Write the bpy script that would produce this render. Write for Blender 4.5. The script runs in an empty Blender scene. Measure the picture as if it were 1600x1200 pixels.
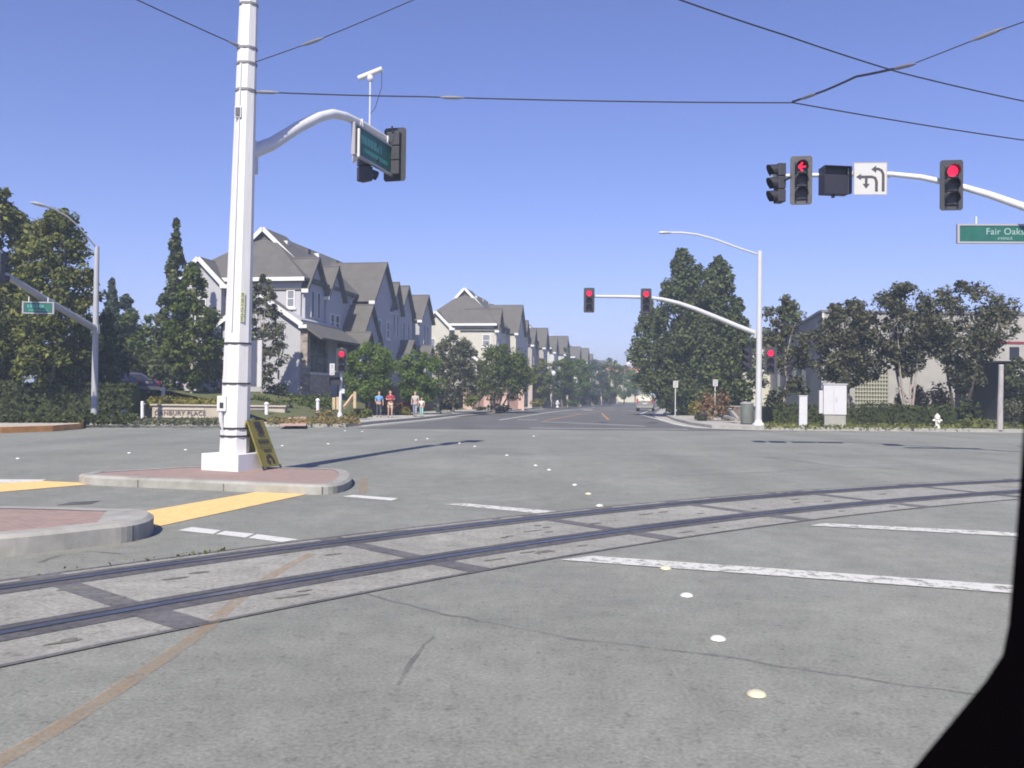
import bpy, bmesh, math, random
import numpy as np
from mathutils import Vector, Matrix
R_ = math.radians
random.seed(7)
SC = bpy.context.scene
COL = SC.collection

# ------------------------------------------------------------------ camera
F = 1385.0            # focal length in pixels of the 1600 px wide photograph
EYE = 1.55            # seated passenger's eye in a low-floor tram
PITCH = math.atan(18 / 1385.0)
ROLL = R_(0.7)
c_, s_ = math.cos(ROLL), math.sin(ROLL)
cp, sp = math.cos(PITCH), math.sin(PITCH)
cam_d = bpy.data.cameras.new('camera')
cam = bpy.data.objects.new('camera', cam_d)
COL.objects.link(cam)
cam_d.sensor_width = 36.0
cam_d.lens = F / 1600.0 * 36.0
cam_d.clip_start = 0.05
cam_d.clip_end = 6000
cam_d.dof.use_dof = True
cam_d.dof.focus_distance = 38.0
cam_d.dof.aperture_fstop = 8.5
SC.cycles.filter_width = 1.8
Rv, Uv, Fv = Vector((c_, -s_ * sp, s_ * cp)), Vector((-s_, -c_ * sp, c_ * cp)), Vector((0, cp, sp))
m4 = Matrix.Identity(4)
for i in range(3):
    m4[i][0], m4[i][1], m4[i][2] = Rv[i], Uv[i], -Fv[i]
m4[2][3] = EYE
cam.matrix_world = m4
SC.camera = cam

# ------------------------------------------------------------------ sky, sun, exposure
SUN_AZ, SUN_EL = 180 + 12.5, 44.0
w = bpy.data.worlds.new('World')
SC.world = w
w.use_nodes = True
nt = w.node_tree
nt.nodes.clear()
sky = nt.nodes.new('ShaderNodeTexSky')
sky.sky_type = 'NISHITA'
sky.sun_disc = False
sky.sun_elevation = R_(SUN_EL)
sky.sun_rotation = R_(SUN_AZ)
sky.air_density = 1.0
sky.dust_density = 0.5
sky.ozone_density = 2.6
tint = nt.nodes.new('ShaderNodeMix')
tint.data_type = 'RGBA'
tint.blend_type = 'MULTIPLY'
tint.inputs[0].default_value = 1.0
tint.inputs[7].default_value = (0.93, 0.855, 1.27, 1)
bg = nt.nodes.new('ShaderNodeBackground')
bg.inputs['Strength'].default_value = 0.083
wo = nt.nodes.new('ShaderNodeOutputWorld')
nt.links.new(sky.outputs[0], tint.inputs[6])
nt.links.new(tint.outputs[2], bg.inputs['Color'])
nt.links.new(bg.outputs[0], wo.inputs['Surface'])
sun_d = bpy.data.lights.new('sun', 'SUN')
sun_d.energy = 4.5
sun_d.angle = R_(0.5)
sun_d.color = (1.0, 0.93, 0.77)
sun = bpy.data.objects.new('sun', sun_d)
COL.objects.link(sun)
ds = Vector((math.sin(R_(SUN_AZ)) * math.cos(R_(SUN_EL)), math.cos(R_(SUN_AZ)) * math.cos(R_(SUN_EL)), math.sin(R_(SUN_EL))))
sun.rotation_euler = ds.to_track_quat('Z', 'Y').to_euler()
sun.location = ds * 60
SC.view_settings.view_transform = 'Standard'
SC.view_settings.look = 'None'
SC.view_settings.gamma = 1
SC.view_settings.exposure = 0.6

# ------------------------------------------------------------------ photo pixel -> place
def ray(px, py):
    x = (px - 800) / F; z = -(py - 600) / F
    return Rv * x + Uv * z + Fv
def G(px, py, h=0.0):                     # point on the level ground h
    r = ray(px, py); t = (h - EYE) / r.z
    return Vector((r.x * t, r.y * t, h))
def P(px, py, d):                         # point at forward distance d
    r = ray(px, py); t = d / r.y
    return Vector((r.x * t, d, EYE + r.z * t))
def at(px, d, z=0.0):                     # point above pixel column px, distance d, height z
    py = 618 - (z - EYE) / d * F + 0.0122 * (px - 800)
    p = P(px, py, d); p.z = z
    return p
def S(px, d): return px * d / F

# ------------------------------------------------------------------ materials
MATS = {}
def nodes_of(m):
    m.use_nodes = True
    return m.node_tree, m.node_tree.nodes['Principled BSDF']
def mat(name, col, rough=0.7, var=0.0, scale=3.0, bump=0.0, metal=0.0, emit=None, col2=None, detail=6, spec=None, stretch=None):
    if name in MATS: return MATS[name]
    m = bpy.data.materials.new(name)
    t, b = nodes_of(m)
    b.inputs['Roughness'].default_value = rough
    b.inputs['Metallic'].default_value = metal
    if spec is not None: b.inputs['Specular IOR Level'].default_value = spec
    c = (*col, 1)
    b.inputs['Base Color'].default_value = c
    if var or col2 or bump:
        tc = t.nodes.new('ShaderNodeTexCoord')
        n = t.nodes.new('ShaderNodeTexNoise')
        n.inputs['Scale'].default_value = scale
        n.inputs['Detail'].default_value = detail
        n.inputs['Roughness'].default_value = 0.65
        if stretch:
            mp = t.nodes.new('ShaderNodeMapping'); mp.inputs['Scale'].default_value = stretch
            t.links.new(tc.outputs['Object'], mp.inputs[0]); t.links.new(mp.outputs[0], n.inputs['Vector'])
        else:
            t.links.new(tc.outputs['Object'], n.inputs['Vector'])
        rp = t.nodes.new('ShaderNodeValToRGB')
        rp.color_ramp.elements[0].position = 0.3
        rp.color_ramp.elements[1].position = 0.7
        lo = col2 if col2 else tuple(x * (1 - var) for x in col)
        hi = col if col2 else tuple(min(1, x * (1 + var)) for x in col)
        rp.color_ramp.elements[0].color = (*lo, 1)
        rp.color_ramp.elements[1].color = (*hi, 1)
        t.links.new(n.outputs['Fac'], rp.inputs[0])
        if var or col2: t.links.new(rp.outputs[0], b.inputs['Base Color'])
        if bump:
            bp = t.nodes.new('ShaderNodeBump')
            bp.inputs['Strength'].default_value = bump
            bp.inputs['Distance'].default_value = 0.02
            t.links.new(n.outputs['Fac'], bp.inputs['Height'])
            t.links.new(bp.outputs[0], b.inputs['Normal'])
    if emit:
        b.inputs['Emission Color'].default_value = (*emit[0], 1)
        b.inputs['Emission Strength'].default_value = emit[1]
    MATS[name] = m
    return m

def leaf_mat(name, cols, trans=0.25):
    m = bpy.data.materials.new(name)
    t, b = nodes_of(m)
    geo = t.nodes.new('ShaderNodeNewGeometry')
    rp = t.nodes.new('ShaderNodeValToRGB')
    els = rp.color_ramp.elements
    while len(els) < len(cols): els.new(0.5)
    for i, c in enumerate(cols):
        els[i].position = i / (len(cols) - 1); els[i].color = (*c, 1)
    t.links.new(geo.outputs['Random Per Island'], rp.inputs[0])
    b.inputs['Roughness'].default_value = 0.75
    b.inputs['Specular IOR Level'].default_value = 0.12
    t.links.new(rp.outputs[0], b.inputs['Base Color'])
    tr = t.nodes.new('ShaderNodeBsdfTranslucent')
    t.links.new(rp.outputs[0], tr.inputs[0])
    mx = t.nodes.new('ShaderNodeMixShader')
    mx.inputs[0].default_value = trans
    t.links.new(b.outputs[0], mx.inputs[1]); t.links.new(tr.outputs[0], mx.inputs[2])
    t.links.new(mx.outputs[0], t.nodes['Material Output'].inputs['Surface'])
    MATS[name] = m
    return m

# ------------------------------------------------------------------ mesh builder
ORG = {}
class MB:
    def __init__(s): s.v = []; s.f = []; s.mi = []; s.cur = 0
    def face(s, pts):
        n = len(s.v); s.v += [Vector(p) for p in pts]; s.f.append(list(range(n, n + len(pts)))); s.mi.append(s.cur); return s
    def hull8(s, p):                       # p: 4 bottom, 4 top (same winding)
        n = len(s.v); s.v += [Vector(q) for q in p]
        for q in ((3, 2, 1, 0), (4, 5, 6, 7), (0, 1, 5, 4), (1, 2, 6, 5), (2, 3, 7, 6), (3, 0, 4, 7)):
            s.f.append([n + k for k in q]); s.mi.append(s.cur)
        return s
    def box(s, lo, hi):
        x0, y0, z0 = lo; x1, y1, z1 = hi
        return s.hull8([(x0, y0, z0), (x1, y0, z0), (x1, y1, z0), (x0, y1, z0), (x0, y0, z1), (x1, y0, z1), (x1, y1, z1), (x0, y1, z1)])
    def bar(s, a, b, wd, ht, up=(0, 0, 1)):  # rectangular bar from a to b, wd sideways, ht along up
        a, b = Vector(a), Vector(b); d = (b - a).normalized(); u = Vector(up)
        if abs(d.dot(u)) > 0.99: u = Vector((0, 1, 0))
        sd = d.cross(u).normalized(); uu = sd.cross(d).normalized()
        sd *= wd / 2; uu *= ht / 2
        return s.hull8([a - sd - uu, a + sd - uu, b + sd - uu, b - sd - uu, a - sd + uu, a + sd + uu, b + sd + uu, b - sd + uu])
    def tube(s, pts, r, n=10, cap=True, phase=0.0):
        pts = [Vector(p) for p in pts]
        if not isinstance(r, (list, tuple)): r = [r] * len(pts)
        base = len(s.v); prev = None
        for i, p in enumerate(pts):
            d = (pts[min(i + 1, len(pts) - 1)] - pts[max(i - 1, 0)]).normalized()
            if prev is None:
                x = d.orthogonal().normalized() if abs(d.z) < 0.99 else Vector((1, 0, 0))
            else: x = prev
            x = (x - d * x.dot(d)).normalized(); y = d.cross(x); prev = x
            for k in range(n):
                a = 2 * math.pi * k / n + phase
                s.v.append(p + (x * math.cos(a) + y * math.sin(a)) * r[i])
        for i in range(len(pts) - 1):
            for k in range(n):
                k2 = (k + 1) % n
                s.f.append([base + i * n + k, base + i * n + k2, base + (i + 1) * n + k2, base + (i + 1) * n + k]); s.mi.append(s.cur)
        if cap:
            s.f.append([base + k for k in range(n)][::-1]); s.mi.append(s.cur)
            s.f.append([base + (len(pts) - 1) * n + k for k in range(n)]); s.mi.append(s.cur)
        return s
    def prism(s, poly, z0, z1):            # poly of xy
        n = len(poly)
        a = [Vector((p[0], p[1], z0)) for p in poly]; b = [Vector((p[0], p[1], z1)) for p in poly]
        s.face(a[::-1]); s.face(b)
        for i in range(n):
            j = (i + 1) % n; s.face([a[i], a[j], b[j], b[i]])
        return s
    def slab(s, quad, th):                 # quad thickened downward along its normal
        q = [Vector(p) for p in quad]; nrm = (q[1] - q[0]).cross(q[2] - q[0]).normalized()
        if nrm.z < 0: q = q[::-1]; nrm = -nrm
        lo = [p - nrm * th for p in q]
        s.face(q); s.face(lo[::-1]); n = len(q)
        for i in range(n):
            j = (i + 1) % n; s.face([lo[i], lo[j], q[j], q[i]])
        return s
    def lathe(s, prof, c=(0, 0, 0), n=16):  # (r, z) profile
        c = Vector(c); base = len(s.v)
        for r, z in prof:
            for k in range(n):
                a = 2 * math.pi * k / n; s.v.append(c + Vector((r * math.cos(a), r * math.sin(a), z)))
        for i in range(len(prof) - 1):
            for k in range(n):
                k2 = (k + 1) % n
                s.f.append([base + i * n + k, base + i * n + k2, base + (i + 1) * n + k2, base + (i + 1) * n + k]); s.mi.append(s.cur)
        s.f.append([base + k for k in range(n)][::-1]); s.mi.append(s.cur)
        s.f.append([base + (len(prof) - 1) * n + k for k in range(n)]); s.mi.append(s.cur)
        return s
    def xform(s, M):
        s.v = [M @ p for p in s.v]; return s
    def build(s, name, m, parent=None, smooth=False, org=None, bevel=0):
        o_ = ORG.get(parent.name, Vector((0, 0, 0))) if parent else (Vector(org) if org is not None else Vector((0, 0, 0)))
        me = bpy.data.meshes.new(name)
        me.from_pydata([tuple(p - o_) for p in s.v], [], s.f)
        ms = m if isinstance(m, (list, tuple)) else [m]
        for q in ms: me.materials.append(q)
        if len(ms) > 1: me.polygons.foreach_set('material_index', s.mi)
        if smooth: me.polygons.foreach_set('use_smooth', [True] * len(me.polygons))
        me.update()
        o = bpy.data.objects.new(name, me)
        COL.objects.link(o)
        if parent: o.parent = parent; ORG[o.name] = o_
        else: o.location = o_; ORG[o.name] = o_
        if bevel:
            b = o.modifiers.new('bevel', 'BEVEL'); b.width = bevel; b.segments = 2; b.limit_method = 'ANGLE'
        if smooth:
            try: me.set_sharp_from_angle(angle=R_(40))
            except Exception: pass
        return o

def tag(o, label=None, cat=None, group=None, kind=None):
    if label: o['label'] = label
    if cat: o['category'] = cat
    if group: o['group'] = group
    if kind: o['kind'] = kind
    return o
def thing(name, label, cat, loc=(0, 0, 0), rz=0.0, group=None, local=False):
    o = bpy.data.objects.new(name, None); COL.objects.link(o)
    o.empty_display_size = 0.2
    o.location = loc; o.rotation_euler = (0, 0, rz)
    ORG[o.name] = Vector((0, 0, 0)) if local else Vector(loc)
    return tag(o, label, cat, group)
def struct(o): o['kind'] = 'structure'; return o
def copy_tree(o, parent=None):
    c = o.copy(); COL.objects.link(c)
    if parent: c.parent = parent
    ORG[c.name] = ORG.get(o.name, Vector((0, 0, 0)))
    for ch in o.children: copy_tree(ch, c)
    return c

def text_mesh(body, size, m, name='lettering', parent=None, M=None, ext=0.004, spacing=1.0):
    cu = bpy.data.curves.new('t', 'FONT'); cu.body = body; cu.size = size
    cu.align_x = 'CENTER'; cu.align_y = 'CENTER'; cu.extrude = ext; cu.space_character = spacing
    o = bpy.data.objects.new('t', cu); COL.objects.link(o)
    dg = bpy.context.evaluated_depsgraph_get(); dg.update()
    me = bpy.data.meshes.new_from_object(o.evaluated_get(dg))
    bpy.data.objects.remove(o); bpy.data.curves.remove(cu)
    me.name = name; me.materials.clear(); me.materials.append(m)
    if M is not None: me.transform(M)
    ob = bpy.data.objects.new(name, me); COL.objects.link(ob)
    if parent: ob.parent = parent
    return ob
def face_M(origin, right, up):              # text plane: x along right, y along up
    r = Vector(right).normalized(); u = Vector(up).normalized(); n = r.cross(u)
    M = Matrix.Identity(4)
    for i in range(3): M[i][0], M[i][1], M[i][2], M[i][3] = r[i], u[i], n[i], Vector(origin)[i]
    return M

# ------------------------------------------------------------------ vegetation
rng = np.random.default_rng(3)
PROF = {
    'round': lambda t: math.sqrt(max(0, 1 - (2 * t - 1) ** 2)) ** 0.8,
    'oval': lambda t: min(1, t / 0.25) ** 0.6 * (1 - max(0, t - 0.35) / 0.66) ** 0.55,
    'broad': lambda t: min(1, t / 0.2 + .1) ** 0.6 * math.sqrt(max(0, 1 - max(0, (t - 0.4) / 0.62) ** 2)),
    'cone': lambda t: min(1, t / 0.08 + 0.3) * (1 - t) ** 0.85 + 0.04,
    'column': lambda t: min(1, t / 0.15 + 0.25) * (1 - t) ** 0.45,
    'vase': lambda t: min(1, (t / 0.6)) ** 0.7 * math.sqrt(max(0, 1 - max(0, (t - 0.6) / 0.4) ** 2)),
    'dome': lambda t: math.sqrt(max(0, 1 - t * t)),
}
def leaves(centers, sizes, per, leaf, flat=0.75, up=0.5, spread=0.55):
    C = np.repeat(np.asarray(centers), per, axis=0)
    Sz = np.repeat(np.asarray(sizes), per)[:, None]
    n = len(C)
    d = rng.normal(size=(n, 3)); d /= np.linalg.norm(d, axis=1)[:, None]
    rad = rng.random((n, 1)) ** 0.5
    pos = C + d * rad * Sz * np.array([1, 1, flat])
    nr = d * spread + rng.normal(size=(n, 3)) * 0.5 + np.array([0, 0, up]); nr /= np.linalg.norm(nr, axis=1)[:, None]
    t = np.cross(nr, rng.normal(size=(n, 3))); t /= np.linalg.norm(t, axis=1)[:, None]
    b = np.cross(nr, t)
    l = leaf * (0.5 + 1.15 * rng.random((n, 1)) ** 1.6); ww = l * (0.45 + 0.25 * rng.random((n, 1)))
    q = np.stack([pos - t * l, pos - b * ww + t * l * 0.1, pos + t * l, pos + b * ww + t * l * 0.1], axis=1).reshape(-1, 3)
    return q
def leaf_obj(name, q, m, parent=None, org=(0, 0, 0)):
    me = bpy.data.meshes.new(name)
    n = len(q) // 4
    me.vertices.add(n * 4); me.vertices.foreach_set('co', np.asarray(q - np.asarray(org), dtype=np.float32).ravel())
    me.loops.add(n * 4); me.loops.foreach_set('vertex_index', np.arange(n * 4, dtype=np.int32))
    me.polygons.add(n); me.polygons.foreach_set('loop_start', np.arange(0, n * 4, 4, dtype=np.int32))
    me.polygons.foreach_set('loop_total', np.full(n, 4, dtype=np.int32))
    me.materials.append(m); me.update(calc_edges=True); me.validate()
    o = bpy.data.objects.new(name, me); COL.objects.link(o)
    if parent: o.parent = parent
    else: o.location = org
    return o
def crown_clumps(x, y, z0, z1, r, prof, nc, rs, csize=0.3, ry=None, inner=0.35):
    ry = ry or r; cs = []; sz = []
    f = PROF[prof]
    k = 0
    while k < nc:
        t = rs.random()
        pr = f(t)
        if rs.random() > 0.25 + 0.75 * pr: continue
        a = rs.random() * 2 * math.pi
        q = (inner + (1 - inner) * math.sqrt(rs.random())) * pr * (0.86 + 0.2 * rs.random())
        s = csize * r * (0.55 + 0.75 * rs.random()) * (0.45 + 0.55 * pr)
        q = max(0, q - 0.5 * s / r)
        cs.append((x + math.cos(a) * q * r, y + math.sin(a) * q * ry, z0 + (z1 - z0) * t)); sz.append(s); k += 1
    if prof in ('cone', 'column'):
        n2 = int((z1 - z0) * .5 / (.16 * r) + 4)
        for i in range(n2):
            t = .5 + .5 * i / (n2 - 1); s = r * max(.07, .38 * f(t)); cs.append((x + rs.uniform(-.1, .1) * r * f(t), y, z0 + (z1 - z0) * t - s * .4)); sz.append(s)
    return cs, sz
def tree(name, label, base, z0, z1, r, prof, m, bark, nc=60, per=60, leaf=0.2, tr=0.15, group=None, seed=1, csize=0.3, stems=1, ry=None, cx=0, cy=0, cat='tree', inner=0.35, limbs=10, flat=0.75, droop=0):
    rs = random.Random(seed)
    base = Vector(base); t = thing(name, label, cat, base, 0, group)
    x, y = base.x + cx, base.y + cy
    cs, sz = crown_clumps(x, y, z0, z1, r, prof, nc, rs, csize, ry, inner)
    q = leaves(cs, sz, per, leaf, flat)
    leaf_obj('crown', q, m, t, base)
    mb = MB()
    top = z0 + (z1 - z0) * (0.85 if prof in ('cone', 'column') else 0.55)
    forks = []
    for s in range(stems):
        a = 2 * math.pi * s / stems + 0.6
        off = Vector((math.cos(a), math.sin(a), 0)) * (0.0 if stems == 1 else r * 0.35)
        b0 = base + off * 0.1
        p1 = b0 + (Vector((x, y, z0)) + off * 0.6 - b0) * 0.55 + Vector((rs.uniform(-.1, .1), rs.uniform(-.1, .1), 0)) * (z0 - base.z) * .4
        p2 = Vector((x, y, z0 + (z1 - z0) * 0.15)) + off * 0.8
        p3 = Vector((x, y, top)) + off
        rr = tr if stems == 1 else tr * 0.65
        mb.tube([b0 - Vector((0, 0, .1)), b0 + Vector((0, 0, .25)), p1, p2, p3], [rr * 1.35, rr, rr * .85, rr * .7, rr * .18], 8)
        forks.append((p1, p2, p3, rr))
    idx = list(range(len(cs))); rs.shuffle(idx)
    for i in idx[:limbs]:
        c = Vector(cs[i]); p1, p2, p3, rr = forks[i % len(forks)]
        f = min(0.9, max(0.0, (c.z - z0) / (z1 - z0) * 0.8))
        st = p2.lerp(p3, f) if c.z > p2.z else p1.lerp(p2, 0.7)
        st.z = min(st.z, c.z - 0.1) if prof not in ('cone',) else st.z
        mid = st.lerp(c, 0.5) + Vector((0, 0, 0.12 * (c - st).length))
        mb.tube([st, mid, c], [rr * .38, rr * .25, rr * .08], 5)
    mb.build('trunk', bark, t, smooth=True)
    return t
def shrub(name, label, x, y, z0, rx, ry, h, m, n=900, leaf=0.1, group=None, seed=1, parts=7, cat='shrub'):
    rs = random.Random(seed); cs = []; sz = []
    for k in range(parts):
        a = rs.random() * 6.283; q = math.sqrt(rs.random()) * 0.7
        s = (0.35 + 0.25 * rs.random())
        cs.append((math.cos(a) * q, math.sin(a) * q, 0.25 + 0.45 * rs.random() * (1 - q * .6))); sz.append(s)
    q = leaves(cs, sz, max(1, n // parts), 1.0, 0.9)
    # sizes are unit: scale positions, keep leaf size
    qq = q.reshape(-1, 4, 3); c = qq.mean(axis=1, keepdims=True); d = (qq - c) * leaf
    c = c * np.array([rx, ry, h]); c[:, :, 2] = np.maximum(c[:, :, 2], 0.02 * h)
    q = (c + d).reshape(-1, 3) + np.array([x, y, z0])
    o = leaf_obj(name, q, m, None, (x, y, z0))
    return tag(o, label, cat, group)
def hedge(name, label, a, b, z0, wd, h, m, dens=90, leaf=0.08, group=None):
    a = np.array(a[:2]); b = np.array(b[:2]); L = np.linalg.norm(b - a); d = (b - a) / L; nn = np.array([-d[1], d[0]])
    n = int(dens * (L * h * 2 + L * wd))
    u = rng.random(n) * L; v = rng.random(n); ww = rng.random(n)
    side = rng.integers(0, 3, n)
    off = np.where(side == 0, -.5, np.where(side == 1, .5, v - .5)) * wd + rng.normal(size=n) * .05
    zz = np.where(side == 2, h, ww * h) + rng.normal(size=n) * .05 + 0.06 * np.sin(u * 1.7) * (side == 2)
    pos = np.stack([a[0] + d[0] * u + nn[0] * off, a[1] + d[1] * u + nn[1] * off, z0 + np.maximum(zz, 0.02)], axis=1)
    q = leaves(pos, np.full(n, 0.05), 1, leaf)
    org = ((a[0] + b[0]) / 2, (a[1] + b[1]) / 2, z0)
    o = leaf_obj(name, q, m, None, org)
    c = MB(); aa, bb = Vector((*a, z0 + h * .46)), Vector((*b, z0 + h * .46)); c.bar(aa, bb, wd * .86, h * .9)
    bm = bmesh.new(); bm.from_mesh(o.data)
    base = [bm.verts.new(tuple(p - Vector(org))) for p in c.v]
    for f in c.f: bm.faces.new([base[k] for k in f])
    bm.to_mesh(o.data); bm.free()
    return tag(o, label, 'hedge', group)
# ------------------------------------------------------------------ shared materials
U = Vector((math.sin(R_(10.6)), math.cos(R_(10.6)), 0))      # along the side street, away
RT = Vector((U.y, -U.x, 0))                                     # to its right
YAW = -R_(10.6)

def asphalt_mat(name, a, b, patch=0.6, coarse=34):
    m = bpy.data.materials.new(name); t, bs = nodes_of(m)
    tc = t.nodes.new('ShaderNodeTexCoord')
    def noise(sc, det, rough=0.6, st=None):
        n = t.nodes.new('ShaderNodeTexNoise'); n.inputs['Scale'].default_value = sc; n.inputs['Detail'].default_value = det; n.inputs['Roughness'].default_value = rough
        if st:
            mp = t.nodes.new('ShaderNodeMapping'); mp.inputs['Scale'].default_value = st; mp.inputs['Rotation'].default_value = (0, 0, R_(-39))
            t.links.new(tc.outputs['Object'], mp.inputs[0]); t.links.new(mp.outputs[0], n.inputs['Vector'])
        else: t.links.new(tc.outputs['Object'], n.inputs['Vector'])
        return n
    big = noise(0.35, 4); mid = noise(3.2, 8, 0.7); fine = noise(coarse, 3, 0.7); fleck = noise(coarse * .3, 4, .75); wear = noise(0.5, 3, .5, (1, .12, 1))
    def ramp(n, p0, p1, c0, c1):
        r = t.nodes.new('ShaderNodeValToRGB'); r.color_ramp.elements[0].position = p0; r.color_ramp.elements[1].position = p1
        r.color_ramp.elements[0].color = (*c0, 1); r.color_ramp.elements[1].color = (*c1, 1); t.links.new(n.outputs['Fac'], r.inputs[0]); return r
    base = ramp(big, .35, .65, a, b)
    r2 = ramp(mid, .32, .68, (1 - .22 * patch,) * 3, (1 + .2 * patch,) * 3)
    r3 = ramp(fine, .32, .68, (.76,) * 3, (1.2,) * 3); r5 = ramp(fleck, .34, .44, (.74,) * 3, (1.02,) * 3)
    r4 = ramp(wear, .4, .65, (.92,) * 3, (1.05,) * 3)
    prev = base.outputs[0]
    for r in (r2, r3, r4, r5):
        mx = t.nodes.new('ShaderNodeMix'); mx.data_type = 'RGBA'; mx.blend_type = 'MULTIPLY'; mx.inputs[0].default_value = 1
        t.links.new(prev, mx.inputs[6]); t.links.new(r.outputs[0], mx.inputs[7]); prev = mx.outputs[2]
    t.links.new(prev, bs.inputs['Base Color'])
    bp = t.nodes.new('ShaderNodeBump'); bp.inputs['Strength'].default_value = .35; bp.inputs['Distance'].default_value = .012
    t.links.new(fine.outputs['Fac'], bp.inputs['Height']); t.links.new(bp.outputs[0], bs.inputs['Normal'])
    bs.inputs['Roughness'].default_value = .88; bs.inputs['Specular IOR Level'].default_value = .25
    MATS[name] = m; return m
def paint_mat(name, col, wear_col, amount=.5, scale=9):
    m = bpy.data.materials.new(name); t, b = nodes_of(m)
    tc = t.nodes.new('ShaderNodeTexCoord'); n = t.nodes.new('ShaderNodeTexNoise'); n.inputs['Scale'].default_value = scale; n.inputs['Detail'].default_value = 9; n.inputs['Roughness'].default_value = .72
    t.links.new(tc.outputs['Object'], n.inputs['Vector'])
    r = t.nodes.new('ShaderNodeValToRGB'); r.color_ramp.elements[0].position = amount - .1; r.color_ramp.elements[1].position = amount + .06
    r.color_ramp.elements[0].color = (*wear_col, 1); r.color_ramp.elements[1].color = (*col, 1)
    t.links.new(n.outputs['Fac'], r.inputs[0]); t.links.new(r.outputs[0], b.inputs['Base Color']); b.inputs['Roughness'].default_value = .75
    MATS[name] = m; return m

AS = asphalt_mat('old grey asphalt', (.203, .209, .190), (.246, .250, .228), .6, 42)
AS2 = asphalt_mat('street asphalt', (.118, .12, .12), (.14, .142, .142))
SLAB = asphalt_mat('track slab concrete', (.255, .252, .230), (.315, .311, .286), .8, 26)
SEAL = asphalt_mat('dark asphalt seam', (.082, .08, .092), (.12, .118, .125), .9, 18)
RAILST = mat('polished rail steel', (.15, .155, .18), .34, .3, 5, metal=.7)
GROOVE = mat('rail flangeway', (.025, .024, .03), .8)
CONC = mat('kerb concrete', (.37, .365, .34), .88, .0, 2.3, .5, col2=(.225, .22, .20), detail=10)
WALK = mat('pavement concrete', (.40, .385, .355), .85, .12, 1.2, .15)
BRICKTOP = None
GRASS = mat('lawn turf', (.075, .10, .03), .9, .4, 2.5, .4, col2=(.12, .12, .05))
DIRT = mat('dry mulch', (.13, .095, .06), .95, .35, 2.0, .4)
SOIL = mat('far ground', (.12, .12, .07), .95, .3, .05)
def film(name, col, amount, scale, soft=.08, top=1.0, stretch=None):
    m = bpy.data.materials.new(name); t, b = nodes_of(m); b.inputs['Base Color'].default_value = (*col, 1); b.inputs['Roughness'].default_value = .8
    tc = t.nodes.new('ShaderNodeTexCoord'); n = t.nodes.new('ShaderNodeTexNoise'); n.inputs['Scale'].default_value = scale; n.inputs['Detail'].default_value = 10; n.inputs['Roughness'].default_value = .75
    t.links.new(tc.outputs['Object'], n.inputs['Vector'])
    r = t.nodes.new('ShaderNodeValToRGB'); r.color_ramp.elements[0].position = amount - soft; r.color_ramp.elements[1].position = amount + soft
    r.color_ramp.elements[0].color = (0, 0, 0, 1); r.color_ramp.elements[1].color = (top, top, top, 1); t.links.new(n.outputs['Fac'], r.inputs[0])
    t.links.new(r.outputs[0], b.inputs['Alpha']); MATS[name] = m; return m
WHITEP = film('worn white road paint', (.56, .56, .53), .43, 7, .07)
WHITEB = film('white road paint', (.58, .58, .56), .385, 9, .05)
ORP = film('faded orange road paint', (.42, .29, .17), .49, 4, .2, .52)
ORP2 = paint_mat('orange street paint', (.5, .24, .06), (.2, .16, .12), .45, 3)
YEL = mat('yellow warning pad', (.74, .50, .205), .8, .13, 7, .4)
CABW = mat('cabinet paint', (.50, .50, .53), .5, .04, 2)
FARW = mat('dusty white pole paint', (.50, .51, .53), .45, .05, 2)
FARG = mat('grey far pole paint', (.36, .365, .39), .5, .08, 2)
WHITEM = mat('white painted steel', (.69, .69, .71), .45, .0, 5, col2=(.58, .575, .575), stretch=(5, 5, .35))
WHITEC = mat('white painted concrete', (.66, .66, .68), .7, .05, 4)
GALV = mat('weathered pole paint', (.55, .56, .58), .5, .08, 2)
BLACKM = mat('black steel strap', (.03, .03, .04), .5)
SIGBLK = mat('signal housing grey', (.032, .033, .043), .55, .15, 3)
SIGDK = mat('signal visor dark', (.018, .018, .028), .6)
REDL = mat('lit red lens', (.2, .004, .01), .5, emit=((1.0, .012, .055), 1.5))
DIML = mat('unlit lens', (.016, .014, .02), .35)
GREENS = mat('green street sign', (.012, .105, .085), .45, .15, 4)
SIGNW = mat('white sign face', (.5, .5, .5), .5, .03, 4)
SIGNK = mat('black sign ink', (.02, .02, .025), .6)
FRAMEG = mat('grey sign frame', (.33, .32, .36), .5)
WIRE = mat('overhead wire', (.03, .03, .045), .6)

# paving brick
def paver(name, c1, c2, mortar, scale):
    m = bpy.data.materials.new(name); t, b = nodes_of(m)
    tc = t.nodes.new('ShaderNodeTexCoord'); br = t.nodes.new('ShaderNodeTexBrick')
    br.inputs['Scale'].default_value = scale; br.inputs['Color1'].default_value = (*c1, 1); br.inputs['Color2'].default_value = (*c2, 1); br.inputs['Mortar'].default_value = (*mortar, 1); br.inputs['Mortar Size'].default_value = .025
    t.links.new(tc.outputs['Object'], br.inputs['Vector']); t.links.new(br.outputs[0], b.inputs['Base Color']); b.inputs['Roughness'].default_value = .85
    MATS[name] = m; return m
PAVER = paver('red brick paving', (.34, .215, .185), (.24, .165, .15), (.30, .27, .24), 4)

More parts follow.
